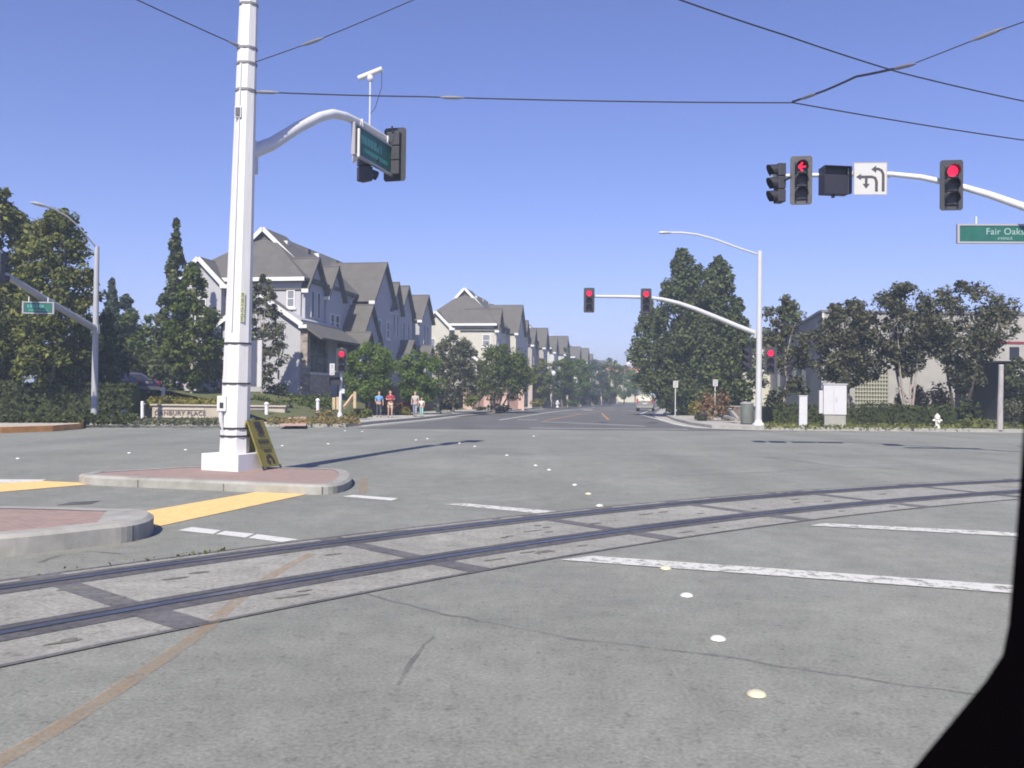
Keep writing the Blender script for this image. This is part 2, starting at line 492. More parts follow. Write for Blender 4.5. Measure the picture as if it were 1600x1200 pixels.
# ------------------------------------------------------------------ ground, roads
b = MB(); b.face([(-800, -150, -.05), (800, -150, -.05), (800, 1100, -.05), (-800, 1100, -.05)])
struct(b.build('ground', SOIL))
b = MB(); b.face([(-160, -25, 0), (160, -25, 0), (160, 62, 0), (-160, 62, 0)])
struct(b.build('road', AS))
b = MB()
ks = G(716, 649); kr = G(1036, 649)
a0 = G(556, 669.6, .004); a1 = G(1195, 673.6, .004)
b.face([tuple(a0), tuple(a1), tuple(a1 + Vector((3, 8, 0))), tuple(kr + RT * 8 + Vector((0, 0, .004))), tuple(kr + RT * 8 + U * 420 + Vector((0, 0, .004))), tuple(ks - RT * 9 + U * 420 + Vector((0, 0, .004)))])
struct(b.build('side_street', AS2))

def offset_in(pts, d):                      # inset an open polyline to its left
    out = []
    for i, p in enumerate(pts):
        a = pts[max(0, i - 1)]; c = pts[min(len(pts) - 1, i + 1)]
        t = (Vector((c.x - a.x, c.y - a.y, 0))).normalized(); out.append(Vector((p.x - t.y * d, p.y + t.x * d, p.z)))
    return out
def strip_poly(a, bb, z):
    mb = MB()
    for i in range(len(a) - 1):
        mb.face([(a[i].x, a[i].y, z), (a[i + 1].x, a[i + 1].y, z), (bb[i + 1].x, bb[i + 1].y, z), (bb[i].x, bb[i].y, z)])
    return mb
def kerb(name, pts, wd, z0, z1, m):
    a = pts; c = offset_in(pts, wd); mb = MB()
    for i in range(len(a) - 1):
        mb.hull8([(a[i].x, a[i].y, z0), (a[i + 1].x, a[i + 1].y, z0), (c[i + 1].x, c[i + 1].y, z0), (c[i].x, c[i].y, z0),
                  (a[i].x, a[i].y, z1), (a[i + 1].x, a[i + 1].y, z1), (c[i + 1].x, c[i + 1].y, z1), (c[i].x, c[i].y, z1)])
    return struct(mb.build(name, m))

# the far left corner
KL = [G(-1500, 646), G(-600, 655), G(0, 662.5), G(150, 664), G(340, 665.5), G(480, 667.5), G(541, 667.5), G(581, 663), G(657, 656), G(716, 649.3)]
st = KL[-1]
KL += [st + U * 12, st + U * 50, st + U * 150, st + U * 380]
kerb('kerb', KL, .22, -.04, .15, CONC)
gut = strip_poly(offset_in(KL, -.55), KL, .006); struct(gut.build('gutter', WALK))
i1 = offset_in(KL, .2); i2 = offset_in(KL, 4.2)
for k in range(5): i2[k] = offset_in(KL, 1.6)[k]
struct(strip_poly(i1, i2, .135).build('pavement', WALK))
# rising planted bank, then the plateau the houses stand on
r0 = [p + (Vector((0, 6.2, 0)) if k < 5 else Vector((0, 0, 0))) for k, p in enumerate(i2)]
fl = strip_poly(i2[:7], r0[:7], .131); struct(fl.build('lawn', GRASS))
r1 = [p + (Vector((0, 9, 0)) if k < 5 else (-RT * 3.8 if k > 7 else Vector((-5, 6, 0)))) for k, p in enumerate(r0)]
r2 = [p + (Vector((0, 9, 0)) if k < 5 else (-RT * 3 if k > 7 else Vector((-4, 4, 0)))) for k, p in enumerate(r1)]
mb = MB()
for A_, B_, za, zb in ((r0, r1, .13, 1.1), (r1, r2, 1.1, 1.6)):
    for i in range(len(A_) - 1):
        mb.face([(A_[i].x, A_[i].y, za), (A_[i + 1].x, A_[i + 1].y, za), (B_[i + 1].x, B_[i + 1].y, zb), (B_[i].x, B_[i].y, zb)])
far = [Vector((p.x - 260, p.y + 40, 0)) for p in r2]
for i in range(len(r2) - 1):
    mb.face([(r2[i].x, r2[i].y, 1.6), (r2[i + 1].x, r2[i + 1].y, 1.6), (far[i + 1].x, far[i + 1].y, 1.6), (far[i].x, far[i].y, 1.6)])
struct(mb.build('lawn', GRASS))

# the far right corner
KR = [kr + U * 400, kr + U * 150, kr + U * 40, kr + U * 9, kr.copy(), G(1052, 657), G(1078, 664), G(1112, 669), G(1185, 671.5), G(1300, 672.5), G(1450, 674), G(1650, 676), G(2600, 690)]
kerb('kerb', KR, .22, -.04, .15, CONC)
struct(strip_poly(offset_in(KR, -.9), KR, .006).build('gutter', WALK))
j1 = offset_in(KR, .2); j2 = offset_in(KR, 4.6)
for k in range(8, 13): j2[k] = offset_in(KR, 1.3)[k]
struct(strip_poly(j1, j2, .135).build('pavement', WALK))
mb = MB()
for i in range(len(j2) - 1):
    q0, q1 = j2[i] + Vector((90, 60, 0)), j2[i + 1] + Vector((90, 60, 0))
    mb.face([(j2[i].x, j2[i].y, .13), (j2[i + 1].x, j2[i + 1].y, .13), (q1.x, q1.y, .5), (q0.x, q0.y, .5)])
struct(mb.build('lawn', GRASS))

# ------------------------------------------------------------------ tram track in the road
TD = Vector((.775, .632, 0)); TN = Vector((-.632, .775, 0))
def trk(s, o):
    t = -.0128 * s * s + .2186 * s + 6.876; dt = -.0256 * s + .2186
    n = Vector((-dt, 1)).normalized()
    p = TD * (s + n.x * o) + TN * (t + n.y * o)
    return p
def ribbon(o0, o1, z, s0=-22, s1=52, step=.75, mb=None):
    mb = mb or MB(); n = int((s1 - s0) / step)
    for i in range(n):
        a, c = s0 + i * step, s0 + (i + 1) * step
        p = [trk(a, o0), trk(c, o0), trk(c, o1), trk(a, o1)]
        mb.face([(q.x, q.y, z) for q in p])
    return mb
tk = thing('tram_track', 'pair of grooved rails set in a pale concrete slab curving across the junction', 'tram track')
ribbon(-1.38, .98, .004).build('slab', SLAB, tk)
for o in (-.68, .68):
    ribbon(o - .21, o + .19, .008).build('asphalt_band', SEAL, tk)
    rb = ribbon(o - .055, o + .03, .014); rb.build('rail', RAILST, tk)
    ribbon(o + .03, o + .085, .010).build('flangeway', GROOVE, tk)
sm = MB(); ribbon(-1.425, -1.375, .008, mb=sm); ribbon(.975, 1.02, .008, mb=sm)
rs = random.Random(4)
for s in [-12.3, -9.5, -6.7, -3.9, -1.1, 1.75, 4.42, 7.3, 10.0, 12.9, 15.6, 18.5, 21.3, 24.1]:
    j = rs.uniform(-.08, .08)
    for (o0, o1, wd) in ((-1.37, -.89, .26), (-.49, .47, .2), (.87, .97, .24)):
        p = [trk(s + j, o0), trk(s + j + wd, o0), trk(s + j + wd * .9, o1), trk(s + j - .02, o1)]
        sm.face([(q.x, q.y, .008) for q in p])
sm.build('joint', asphalt_mat('soft joint filler', (.115, .112, .122), (.155, .152, .158), .9, 18), tk)
# dark oily spots and small patches on the slab
sp_ = MB()
for k in range(46):
    s = rs.uniform(0, 14); o = rs.choice([rs.uniform(-.3, .3), rs.uniform(-1.2, -1.0), rs.uniform(.88, .95)])
    c = trk(s, o); L_, W_ = rs.uniform(.05, .16), rs.uniform(.02, .04)
    sp_.face([(c + TD * L_ * math.cos(a) + TN * W_ * math.sin(a) + Vector((0, 0, .0085)))[:] for a in [q * math.pi / 4 for q in range(8)]])
tag(sp_.build('stain', mat('oil stain', (.16, .15, .13), .8, .3, 8), tk), kind='stuff')

# ------------------------------------------------------------------ paint on the road
def marking(name, pxs, m, z=.004, label=None):
    b = MB(); b.face([(q.x, q.y, z) for q in [G(*p) for p in pxs]])
    o = b.build(name, m); o['kind'] = 'structure'; return o
def smooth_path(Q, n=7):
    if len(Q) < 3: return Q
    out = []
    for i in range(len(Q) - 1):
        p0, p1, p2, p3 = Q[max(0, i - 1)], Q[i], Q[i + 1], Q[min(len(Q) - 1, i + 2)]
        for k in range(n):
            t = k / n; out.append(.5 * ((2 * p1) + (p2 - p0) * t + (2 * p0 - 5 * p1 + 4 * p2 - p3) * t * t + (3 * p1 - p0 - 3 * p2 + p3) * t ** 3))
    return out + [Q[-1]]
def line(name, pts, wd, m, z=.004, jit=0):
    P_ = smooth_path([G(*p) for p in pts]); b = MB(); l = offset_in(P_, wd / 2); r = offset_in(P_, -wd / 2)
    for i in range(len(P_) - 1):
        b.face([(r[i].x, r[i].y, z), (r[i + 1].x, r[i + 1].y, z), (l[i + 1].x, l[i + 1].y, z), (l[i].x, l[i].y, z)])
    o = b.build(name, m); o['kind'] = 'structure'; return o
marking('stop_line', [(876, 876), (925, 869.5), (1700, 924), (1700, 937)], WHITEP, .0085)
marking('stop_line', [(1265, 822), (1290, 818.5), (1700, 838.5), (1700, 845)], WHITEP, .0085)
for q in ([(278, 829), (300, 824), (345, 829), (333, 835)], [(337, 835), (352, 830), (397, 834.5), (383, 840.5)], [(388, 841), (402, 835), (467, 843.5), (440, 847.5)]):
    marking('crosswalk_line', q, WHITEB)
marking('crosswalk_line', [(535, 776), (552, 773.5), (622, 779), (612, 782.5)], WHITEB)
marking('crosswalk_line', [(695, 788), (730, 787), (878, 800), (845, 803)], WHITEP)
marking('crosswalk_line', [(-60, 749), (72, 749.5), (60, 754), (-60, 755)], WHITEB)
for nm, q in (('yellow_crossing_pad', [(229, 799), (405, 768.5), (487, 771), (243, 824)]), ('yellow_crossing_pad', [(-80, 759), (68, 752), (155, 756), (-80, 776)])):
    marking(nm, q, YEL, .006)
line('faded_guide_line', [(-260, 1330), (0, 1190), (120, 1120), (240, 1040), (318, 985), (372, 938), (430, 897), (487, 866)], .105, ORP, .0056)
line('faded_guide_line', [(566, 771), (570, 748)], .13, ORP, .005)
marking('asphalt_patch', [(88, 790), (110, 785), (158, 782.5), (140, 788)], SEAL)
CRKF = None
def crack(pts, wd, seed):
    rs = random.Random(seed); P_ = [G(*p) for p in pts]; Q = []
    for i in range(len(P_) - 1):
        L_ = (P_[i + 1] - P_[i]).length; n = max(2, int(L_ / .14))
        for k in range(n): Q.append(P_[i].lerp(P_[i + 1], k / n) + Vector((rs.gauss(0, .012), rs.gauss(0, .012), 0)))
    Q.append(P_[-1]); b = MB(); ws = [wd * rs.uniform(.3, 1.2) for _ in Q]
    for i in range(len(Q) - 1):
        t = (Q[i + 1] - Q[i]).normalized(); n = Vector((-t.y, t.x, 0))
        b.face([(Q[i] - n * ws[i]) + Vector((0, 0, .004)), (Q[i + 1] - n * ws[i + 1]) + Vector((0, 0, .004)), (Q[i + 1] + n * ws[i + 1]) + Vector((0, 0, .004)), (Q[i] + n * ws[i]) + Vector((0, 0, .004))])
    o = b.build('road_crack', CRK); o['kind'] = 'structure'
CRK = film('dark crack sealant', (.09, .09, .09), .5, 3, .2, .5)  # dark sealant colour, broken up by noise
crack([(560, 925), (700, 962), (900, 1000), (1100, 1022), (1250, 1046), (1420, 1072), (1560, 1090)], .018, 1)
crack([(672, 995), (650, 1022), (640, 1045), (622, 1072)], .016, 2)
crack([(60, 880), (95, 868), (140, 862), (190, 866)], .03, 3)
crack([(590, 760), (640, 768), (760, 790), (900, 775), (985, 764)], .012, 4)
crack([(1190, 700), (1330, 716), (1460, 712), (1600, 724)], .03, 8)
crack([(560, 700), (700, 706), (860, 700), (1040, 708)], .02, 9)
crack([(1380, 681), (1480, 682), (1610, 683)], .05, 10)
crack([(1230, 812), (1100, 790), (1010, 776), (940, 772)], .01, 5)
# street markings beyond the junction
for pts, wd, m in (([(780, 656.5), (870, 643), (930, 636.5)], .18, WHITEB), ([(850, 657.5), (915, 646), (960, 640)], .16, ORP2), ([(940, 646), (951, 656)], .16, ORP2),
                   ([(844, 659), (1009, 666)], .3, WHITEB), ([(828, 669), (1075, 671)], .3, WHITEB), ([(999, 647.5), (1072, 666.5)], .2, WHITEB), ([(1000, 647), (1046, 630.5)], .18, WHITEB),
                   ([(971, 641.5), (993, 641.5)], .5, WHITEB), ([(915, 641), (922, 640.5)], 1.2, WHITEB), ([(808, 656), (840, 656.4)], .6, WHITEB), ([(875, 646.5), (908, 647)], .4, WHITEB)):
    line('lane_line', pts, wd, m, .009)
# raised pavement markers
def marker(px, py, label, m, d=.1, grp='raised pavement markers'):
    c = G(px, py); b = MB(); b.lathe([(d, .004), (d * .96, .012), (d * .75, .022), (d * .4, .028), (.01, .03)], c, 14)
    o = b.build('road_marker', m, org=c, smooth=True); tag(o, label, 'road marker', grp)
MKW = mat('white ceramic marker', (.6, .6, .57), .3); MKY = mat('yellowed ceramic marker', (.56, .53, .38), .35, .15, 30)
marker(1182, 1087, 'yellowed round marker on the asphalt nearest the camera', MKY, .052)
marker(1122, 1000, 'white round marker second nearest, above the long dark crack', MKW, .052)
marker(1073, 932, 'white round marker between the stop line and the dark crack', MKW, .052)
marker(1040, 889.5, 'yellowed round marker touching the edge of the stop line', MKY, .052)
marker(937, 791, 'white round marker just beyond the far rail', MKW, .055)
marker(919, 772.5, 'dull round marker beside the far road crack', MKY, .055)
for px, py in ((898, 758.5), (858, 735), (837, 728), (792, 712), (742, 698), (718, 693)):
    marker(px, py, 'white marker in the arc of dots curving away over the junction', MKW, .047)
for px, py in ((668, 686), (650, 688), (834, 682), (513, 694), (566, 674.7), (539, 673.6)):
    marker(px, py, 'tiny white marker dot far out on the junction', MKW, .05)
for px, py in ((28, 717), (202, 708.5), (290, 703.5), (441, 697)):
    marker(px, py, 'white marker dot on the far carriageway behind the median', MKW, .05)

# ------------------------------------------------------------------ median islands
def island(name, label, px, h, rimw):
    P_ = [G(x, y, h) for x, y in px]; Q = P_[-2:] + P_ + P_[:2]; P_ = smooth_path(Q, 4)[8:-9]; c = sum(P_, Vector()) / len(P_)
    t = thing(name, label, 'median', (c.x, c.y, 0))
    pts = [Vector((p.x, p.y, 0)) for p in P_]
    n = len(pts); ins = []
    area = sum(pts[i].x * pts[(i + 1) % n].y - pts[(i + 1) % n].x * pts[i].y for i in range(n))
    if area < 0: pts = pts[::-1]
    for i in range(n):
        a, p, q = pts[i - 1], pts[i], pts[(i + 1) % n]; tt = (q - a).normalized(); ins.append(p + Vector((-tt.y, tt.x, 0)) * rimw)
    k = MB()
    out = [p + (p - c).normalized() * .03 * 1 for p in pts]
    for i in range(n):
        j = (i + 1) % n; r = .035
        o0, o1 = out[i], out[j]
        def up(p, z): return (p.x, p.y, z)
        k.face([up(o0, -.03), up(o1, -.03), up(o1, h - r), up(o0, h - r)])
        m0, m1 = pts[i].lerp(ins[i], .12), pts[j].lerp(ins[j], .12)
        k.face([up(o0, h - r), up(o1, h - r), up(m1, h), up(m0, h)])
        k.face([up(m0, h), up(m1, h), up(ins[j], h), up(ins[i], h)])
    k.build('kerb_stone', CONC, t, smooth=False)
    per = 0
    for i in range(n):
        j = (i + 1) % n; per += (pts[j] - pts[i]).length
        if per > 1.45:
            per = 0; p, q = out[i], ins[i]; tt = (out[j] - out[i]).normalized() * .009; nn_ = (p - q).normalized() * .004
            kj = MB(); kj.hull8([(p - tt + nn_) + Vector((0, 0, -.02)), (p + tt + nn_) + Vector((0, 0, -.02)), (q + tt) + Vector((0, 0, -.02)), (q - tt) + Vector((0, 0, -.02)), (p - tt + nn_) + Vector((0, 0, h - .03)), (p + tt + nn_) + Vector((0, 0, h - .03)), (q + tt) + Vector((0, 0, h + .002)), (q - tt) + Vector((0, 0, h + .002))]); kj.build('kerb_joint', SEAL, t)
    tb = MB(); tb.face([(p.x, p.y, h - .006) for p in ins]); tb.build('brick_paving', PAVER, t)
    return t
island('median_island', 'long brick topped median island carrying the tall white pole', [(126, 740), (140, 743), (200, 746), (280, 749), (350, 752), (420, 755), (490, 757.5), (525, 755.5), (543, 749), (548, 741), (540, 734.5), (520, 732), (440, 730), (320, 728), (250, 731), (180, 735), (140, 737)], .15, .2)
isl = island('median_island', 'blunt ended median island at the left edge in front of the yellow pad', [(-320, 856), (-160, 846), (0, 836), (80, 829), (155, 821), (195, 817), (225, 810.5), (236, 802), (228, 796.5), (205, 794.5), (165, 794), (100, 792), (0, 790), (-160, 788), (-320, 787)], .2, .22)
nz = MB(); nz.face([(p.x, p.y, .2 - .002) for p in [G(150, 818, .2), G(190, 813.5, .2), G(222, 806, .2), G(218, 800, .2), G(168, 796.5, .2)]]); nz.build('concrete_nose', CONC, isl)
# corner island with gravel and an orange painted nose, far left
gi = thing('gravel_island', 'gravel covered traffic island with an orange painted nose', 'traffic island', G(20, 670))
gp = [G(-260, 684), G(0, 676.5), (G(80, 673.5)), G(122, 670), G(131, 666.5), G(110, 664.8), G(0, 663.8), G(-260, 664)]
b = MB(); b.prism([(p.x, p.y) for p in gp], -.03, .2); b.build('gravel_bed', mat('pale gravel', (.42, .38, .33), .95, .5, 5, .6, detail=10), gi)
k2 = [G(-260, 684.5), G(0, 677), G(80, 674), G(123, 670.4), G(132, 666.6)]
b = MB(); kk = offset_in(k2, -.06)
for i in range(len(k2) - 1):
    b.hull8([(kk[i].x, kk[i].y, -.03), (kk[i + 1].x, kk[i + 1].y, -.03), (k2[i + 1].x, k2[i + 1].y + .15, -.03), (k2[i].x, k2[i].y + .15, -.03), (kk[i].x, kk[i].y, .22), (kk[i + 1].x, kk[i + 1].y, .22), (k2[i + 1].x, k2[i + 1].y + .15, .22), (k2[i].x, k2[i].y + .15, .22)])
b.build('painted_nose', mat('orange kerb paint', (.55, .27, .09), .8, .25, 1.5), gi)
# ------------------------------------------------------------------ the tall white pole on the island
D0 = 16.2
pb = P(367, 738, D0); pb.z = .15
pole = thing('utility_pole', 'tall white tapered pole on a square base in the median island', 'pole', pb)
ptop_px = P(389, 0, D0); pbase = P(366, 716, D0)
def pole_at(py):                             # axis point and radius of the pole where it crosses photo row py
    f = (716 - py) / 716.0
    c = pbase.lerp(ptop_px, f); r = S(22.5 + (14 - 22.5) * f, D0)
    return c, r
b = MB()
hb = .41; A_ = R_(-22.5)
foot = [Vector((pb.x, pb.y, 0)) + Vector((math.cos(A_ + math.pi / 4 + k * math.pi / 2), math.sin(A_ + math.pi / 4 + k * math.pi / 2), 0)) * hb * 1.414 for k in range(4)]
b.prism([(p.x, p.y) for p in foot], .13, .15 + S(25, D0)); b.build('base_block', WHITEC, pole, bevel=.02)
b = MB()
c0, r0_ = pole_at(718); c1, r1_ = pole_at(0); top = c0 + (c1 - c0) * 1.25
b.tube([c0 - Vector((0, 0, .05)), c1, top], [r0_, r1_, r1_ * .85], 8, phase=R_(22.5)); b.build('shaft', WHITEM, pole)
for py, th in ((538, .03), (600, .03), (669, .03), (681, .03)):
    c, r = pole_at(py); b = MB(); b.lathe([(r * .9, -th / 2), (r * 1.03, -th / 2), (r * 1.03, th / 2), (r * .9, th / 2)], c, 24); b.build('strap', BLACKM, pole)
for py in (9, 78, 102, 144):
    c, r = pole_at(py); b = MB(); b.lathe([(r * .9, -.02), (r * 1.05, -.02), (r * 1.05, .02), (r * .9, .02)], c, 24); b.build('wire_clamp', mat('grey clamp', (.2, .2, .22), .6), pole)
# thin cable clipped down the front, oval hand hole, call box
c, r = pole_at(181); fr = Vector((-.12, -1, 0)).normalized(); c2 = c + fr * (r * 1.0) + Vector((-.05, 0, 0))
b = MB(); b.bar(c2 - Vector((0, .0, .11)), c2 + Vector((0, 0, .11)), .13, .05, (0, 1, 0)); o = b.build('hand_hole', GALV, pole, bevel=.02)
b = MB(); b.bar(c2 - Vector((0, .034, .07)), c2 + Vector((0, -.034, .07)), .075, .02, (0, 1, 0)); b.build('cover', mat('dark oval cover', (.08, .08, .1), .5), o)
b = MB(); pts = [];
for py in (104, 145, 300, 520):
    c, r = pole_at(py); pts.append(c + Vector((-.05, -r * .99, 0)))
b.tube(pts, .012, 6); b.build('cable', GALV, pole)
c, r = pole_at(632); cb = c + Vector((-r * .72, -r * .8, 0))
b = MB(); b.box((cb.x - .085, cb.y - .06, cb.z - .13), (cb.x + .085, cb.y + .05, cb.z + .15)); o = b.build('call_box', mat('grey call box', (.6, .6, .62), .5), pole, bevel=.015)
b = MB(); b.box((cb.x - .03, cb.y - .068, cb.z - .07), (cb.x + .035, cb.y - .058, cb.z + .03)); b.build('button_plate', BLACKM, o)
b = MB(); b.tube([cb + Vector((-.03, 0, -.13)), cb + Vector((-.02, 0, -.32)), cb + Vector((.03, .02, -.55))], [.04, .035, .02], 8); b.build('conduit', GALV, pole)
# stacked number tags
for k, ch in enumerate('88226'[:4] + 'E'):
    py = 464 + k * 9.3; c, r = pole_at(py); q = c + Vector((.155 * r / .2, -r * .965, 0)); q.x = c.x + r * .52; q.y = c.y - r * .86
    tb = MB(); rt = Vector((.86, .5, 0)); n = Vector((rt.y, -rt.x, 0))
    tb.bar(q - rt * .038 + n * .004, q + rt * .038 + n * .004, .012, .098); tg = tb.build('number_tag', mat('yellow number tag', (.50, .53, .36), .5), pole)
    text_mesh(ch, .105, mat('tag ink', (.06, .09, .03), .6), 'digit', tg, Matrix.Translation(-pb) @ face_M(q + n * .0125, rt, (0, 0, 1)), .001)
# curved mast arm running away from the camera
arm_o = pole_at(232)[0]
AD = Vector((math.sin(R_(17)), math.cos(R_(17)), 0))
def armp(t, z): return Vector((arm_o.x, arm_o.y, z)) + AD * t
b = MB(); zz = [(0.15, 5.98, .135), (.9, 6.35, .125), (1.9, 6.98, .115), (2.7, 7.42, .105), (3.3, 7.68, .10), (3.9, 7.80, .095), (4.6, 7.86, .09), (5.5, 7.88, .085), (6.5, 7.9, .075)]
b.tube([armp(t, z) for t, z, _ in zz], [q for _, _, q in zz], 12); b.build('mast_arm', WHITEM, pole, smooth=True)
b = MB(); q = armp(.22, 5.95); b.bar(q - Vector((0, 0, .32)), q + Vector((0, 0, .28)), .2, .3, (0, 1, 0)); b.build('arm_flange', GALV, pole, bevel=.02)

# ------------------------------------------------------------------ signal heads
def arrow_left(mb, cx, cz, s, y):           # lit arrow, pointing to -x
    mb.box((cx - .02 * s, y - .002, cz - .055 * s), (cx + .4 * s, y + .002, cz + .055 * s))
    for sg in (1, -1):
        a = Vector((cx - .12 * s, y, cz)); e = Vector((cx + .17 * s, y, cz + sg * .32 * s)); mb.bar(a, e, .004, .13 * s, (0, 0, 1)) if False else None
        dd = (e - a).normalized(); nn = Vector((-dd.z, 0, dd.x)) * .065 * s
        mb.hull8([a - nn - Vector((0, .0025, 0)), e - nn - Vector((0, .0025, 0)), e - nn + Vector((0, .0015, 0)), a - nn + Vector((0, .0015, 0)),
                  a + nn - Vector((0, .0025, 0)), e + nn - Vector((0, .0025, 0)), e + nn + Vector((0, .0015, 0)), a + nn + Vector((0, .0015, 0))])
def signal(label, loc, rz, lit='ball', plate=True, name='traffic_signal', group='traffic signals', tunnel=True, plate_mat=None, k=1.0):
    t = thing(name, label, 'traffic light', loc, rz, group, local=True); t.scale = (k, k, k)
    if plate:
        b = MB(); wd, ht = .29, .67; r = .05
        pl = [(-wd + r, -ht), (wd - r, -ht), (wd, -ht + r), (wd, ht - r), (wd - r, ht), (-wd + r, ht), (-wd, ht - r), (-wd, -ht + r)]
        for a, y in ((1, .02), (-1, .035)):
            b.face([(x, y, z) for x, z in (pl if a > 0 else pl[::-1])])
        for i in range(8):
            p, q = pl[i], pl[(i + 1) % 8]; b.face([(p[0], .02, p[1]), (p[0], .035, p[1]), (q[0], .035, q[1]), (q[0], .02, q[1])])
        b.build('backplate', plate_mat or SIGBLK, t)
    b = MB()
    for j in (1, 0, -1): b.box((-.17, -.03, j * .36 - .172), (.17, .19, j * .36 + .172))
    b.box((-.12, .0, -.54), (.12, .15, .54)); b.build('housing', SIGBLK, t, bevel=.02)
    for j in (1, 0, -1):
        on = (j == 1 and lit)
        b = MB(); n = 20
        vz = j * .36
        b.face([(.145 * math.cos(a), -.04, vz + .145 * math.sin(a)) for a in [2 * math.pi * q / n for q in range(n)]])
        ln = b.build('lens', REDL if (on and lit == 'ball') else DIML, t)
        if on and lit == 'arrow':
            ar = MB(); arrow_left(ar, -.03, vz, .36, -.046); ar.build('arrow', REDL, ln)
        v = MB(); m_ = 18; L_ = .26
        angs = [R_(-130 - 90) + R_(260) * q / m_ - R_(-180) * 0 for q in range(m_ + 1)]
        angs = [R_(-40) + R_(260) * q / m_ for q in range(m_ + 1)]
        for q in range(m_):
            a0_, a1_ = angs[q], angs[q + 1]
            def le(a): return .08 + (L_ - .08) * max(0.25, .5 + .5 * math.sin(a))
            for rr in (.165,):
                p0 = (rr * math.cos(a0_), -.03, vz + rr * math.sin(a0_)); p1 = (rr * math.cos(a1_), -.03, vz + rr * math.sin(a1_))
                p2 = (rr * math.cos(a1_), -.03 - le(a1_), vz + rr * .97 * math.sin(a1_) - .02); p3 = (rr * math.cos(a0_), -.03 - le(a0_), vz + rr * .97 * math.sin(a0_) - .02)
                v.slab([p0, p1, p2, p3], .008)
        v.build('visor', SIGDK, t)
    return t
def bracket(t, a, bb, r=.025):
    b = MB(); b.tube([a, bb], r, 8); return b.build('bracket', SIGBLK, t)

# on the tall pole's arm: seen from behind
tip = armp(6.3, 7.9)
s1 = signal('grey traffic light seen from behind at the end of the white curved arm', tip + Vector((.13, -.1, -.36)), R_(180 - 14), None); bracket(s1, (0, .19, .5), (0, .25, .65))
s2 = signal('traffic light half hidden behind the tilted green sign on the curved arm', armp(4.9, 7.16) + Vector((.0, .3, 0)), R_(180 - 40), None, plate=False); bracket(s2, (0, .1, .5), (0, .1, .8))
b2 = armp(4.0, 7.1)
t = thing('signal_housing', 'pale flat panel edge hung left of the tilted green sign', 'panel', armp(4.42, 7.28), R_(-68), None, local=True)
b = MB(); b.box((-.3, -.03, -.33), (.3, .03, .33)); b.build('panel', mat('pale panel', (.62, .6, .6), .5), t, bevel=.02)
b = MB(); b.box((-.04, .03, .1), (.04, .1, .62)); b.build('hanger', GALV, t)
def street_sign(label, loc, rz, wd, ht, title=None, sub=None, rows=True, double=True, tint=None):
    t = thing('street_name_sign', label, 'street sign', loc, rz, 'green street name signs', local=True)
    b = MB(); e = .045
    b.box((-wd / 2, -.045, ht / 2 - e), (wd / 2, .045, ht / 2)); b.box((-wd / 2, -.045, -ht / 2), (wd / 2, .045, -ht / 2 + e))
    b.box((-wd / 2, -.045, -ht / 2 + e), (-wd / 2 + e * 1.3, .045, ht / 2 - e)); b.box((wd / 2 - e * 1.3, -.045, -ht / 2 + e), (wd / 2, .045, ht / 2 - e)); b.build('frame', FRAMEG, t)
    b = MB(); b.box((-wd / 2 + e * 1.3 + .001, -.03, -ht / 2 + e + .001), (wd / 2 - e * 1.3 - .001, .03, ht / 2 - e - .001)); pn = b.build('sign_panel', GREENS, t)
    lt = mat('sign lettering', (.30, .42, .41), .5)
    if title:
        for sg in (1, -1):
            if sg < 0 and not double: continue
            text_mesh(title, ht * .47, lt, 'lettering', pn, face_M((0, -.032 * sg, ht * .1), (sg, 0, 0), (0, 0, 1)), .002, 1.05)
            if sub: text_mesh(sub, ht * .19, lt, 'lettering', pn, face_M((0, -.032 * sg, -ht * .25), (sg, 0, 0), (0, 0, 1)), .002, 1.1)
    if rows and not title:
        f = mat('faded sign lettering', (.06, .25, .24), .5); r_ = random.Random(5)
        for zc, hh, x0, x1 in ((.12, .26, -.34, .12), (-.2, .13, -.3, .28)):
            x = x0 * wd
            l = MB()
            while x < x1 * wd:
                cw = ht * hh * r_.uniform(.4, .7); l.box((x, -.034, zc * ht - hh * ht / 2), (x + cw, -.030, zc * ht + hh * ht / 2)); x += cw * 1.35
            l.build('faded_lettering', f, pn)
    for x in (-wd * .3, wd * .3):
        b = MB(); b.box((x - .02, -.02, ht / 2), (x + .02, .02, ht / 2 + .2)); b.build('hanger', GALV, t)
    return t
street_sign('green street sign tilted away under the curved white arm', armp(5.2, 7.36) + Vector((.1, 0, 0)), R_(90 - 17), 2.3, .74)
# post-mounted detector above the arm
q = armp(5.1, 7.9)
t = thing('traffic_camera', 'slim white tube on a thin post above the curved arm', 'traffic camera', q)
zt = 1.55 + (616 - 122) / F * q.y
b = MB(); b.tube([q, Vector((q.x, q.y, zt))], .022, 8); b.build('post', GALV, t)
b = MB(); tq = Vector((q.x, q.y, zt + .05)); b.lathe([(.05, -.1), (.075, -.06), (.075, .0), (.04, .05)], tq, 10); b.build('swivel', WHITEM, t)
b = MB(); dv = Vector((S(19, q.y), -.05, S(6.5, q.y))); b.tube([tq + Vector((0, 0, .08)) - dv, tq + Vector((0, 0, .08)) + dv], .062, 12); b.build('body', WHITEM, t, smooth=True)
b = MB(); b.tube([tq + dv * .95 + Vector((0, 0, .02)), tq + dv * .9 + Vector((.02, 0, -.35)), tq + Vector((.12, 0, -.75)), tq + Vector((0, 0, -.9))], .008, 5); b.build('cable', WIRE, t)
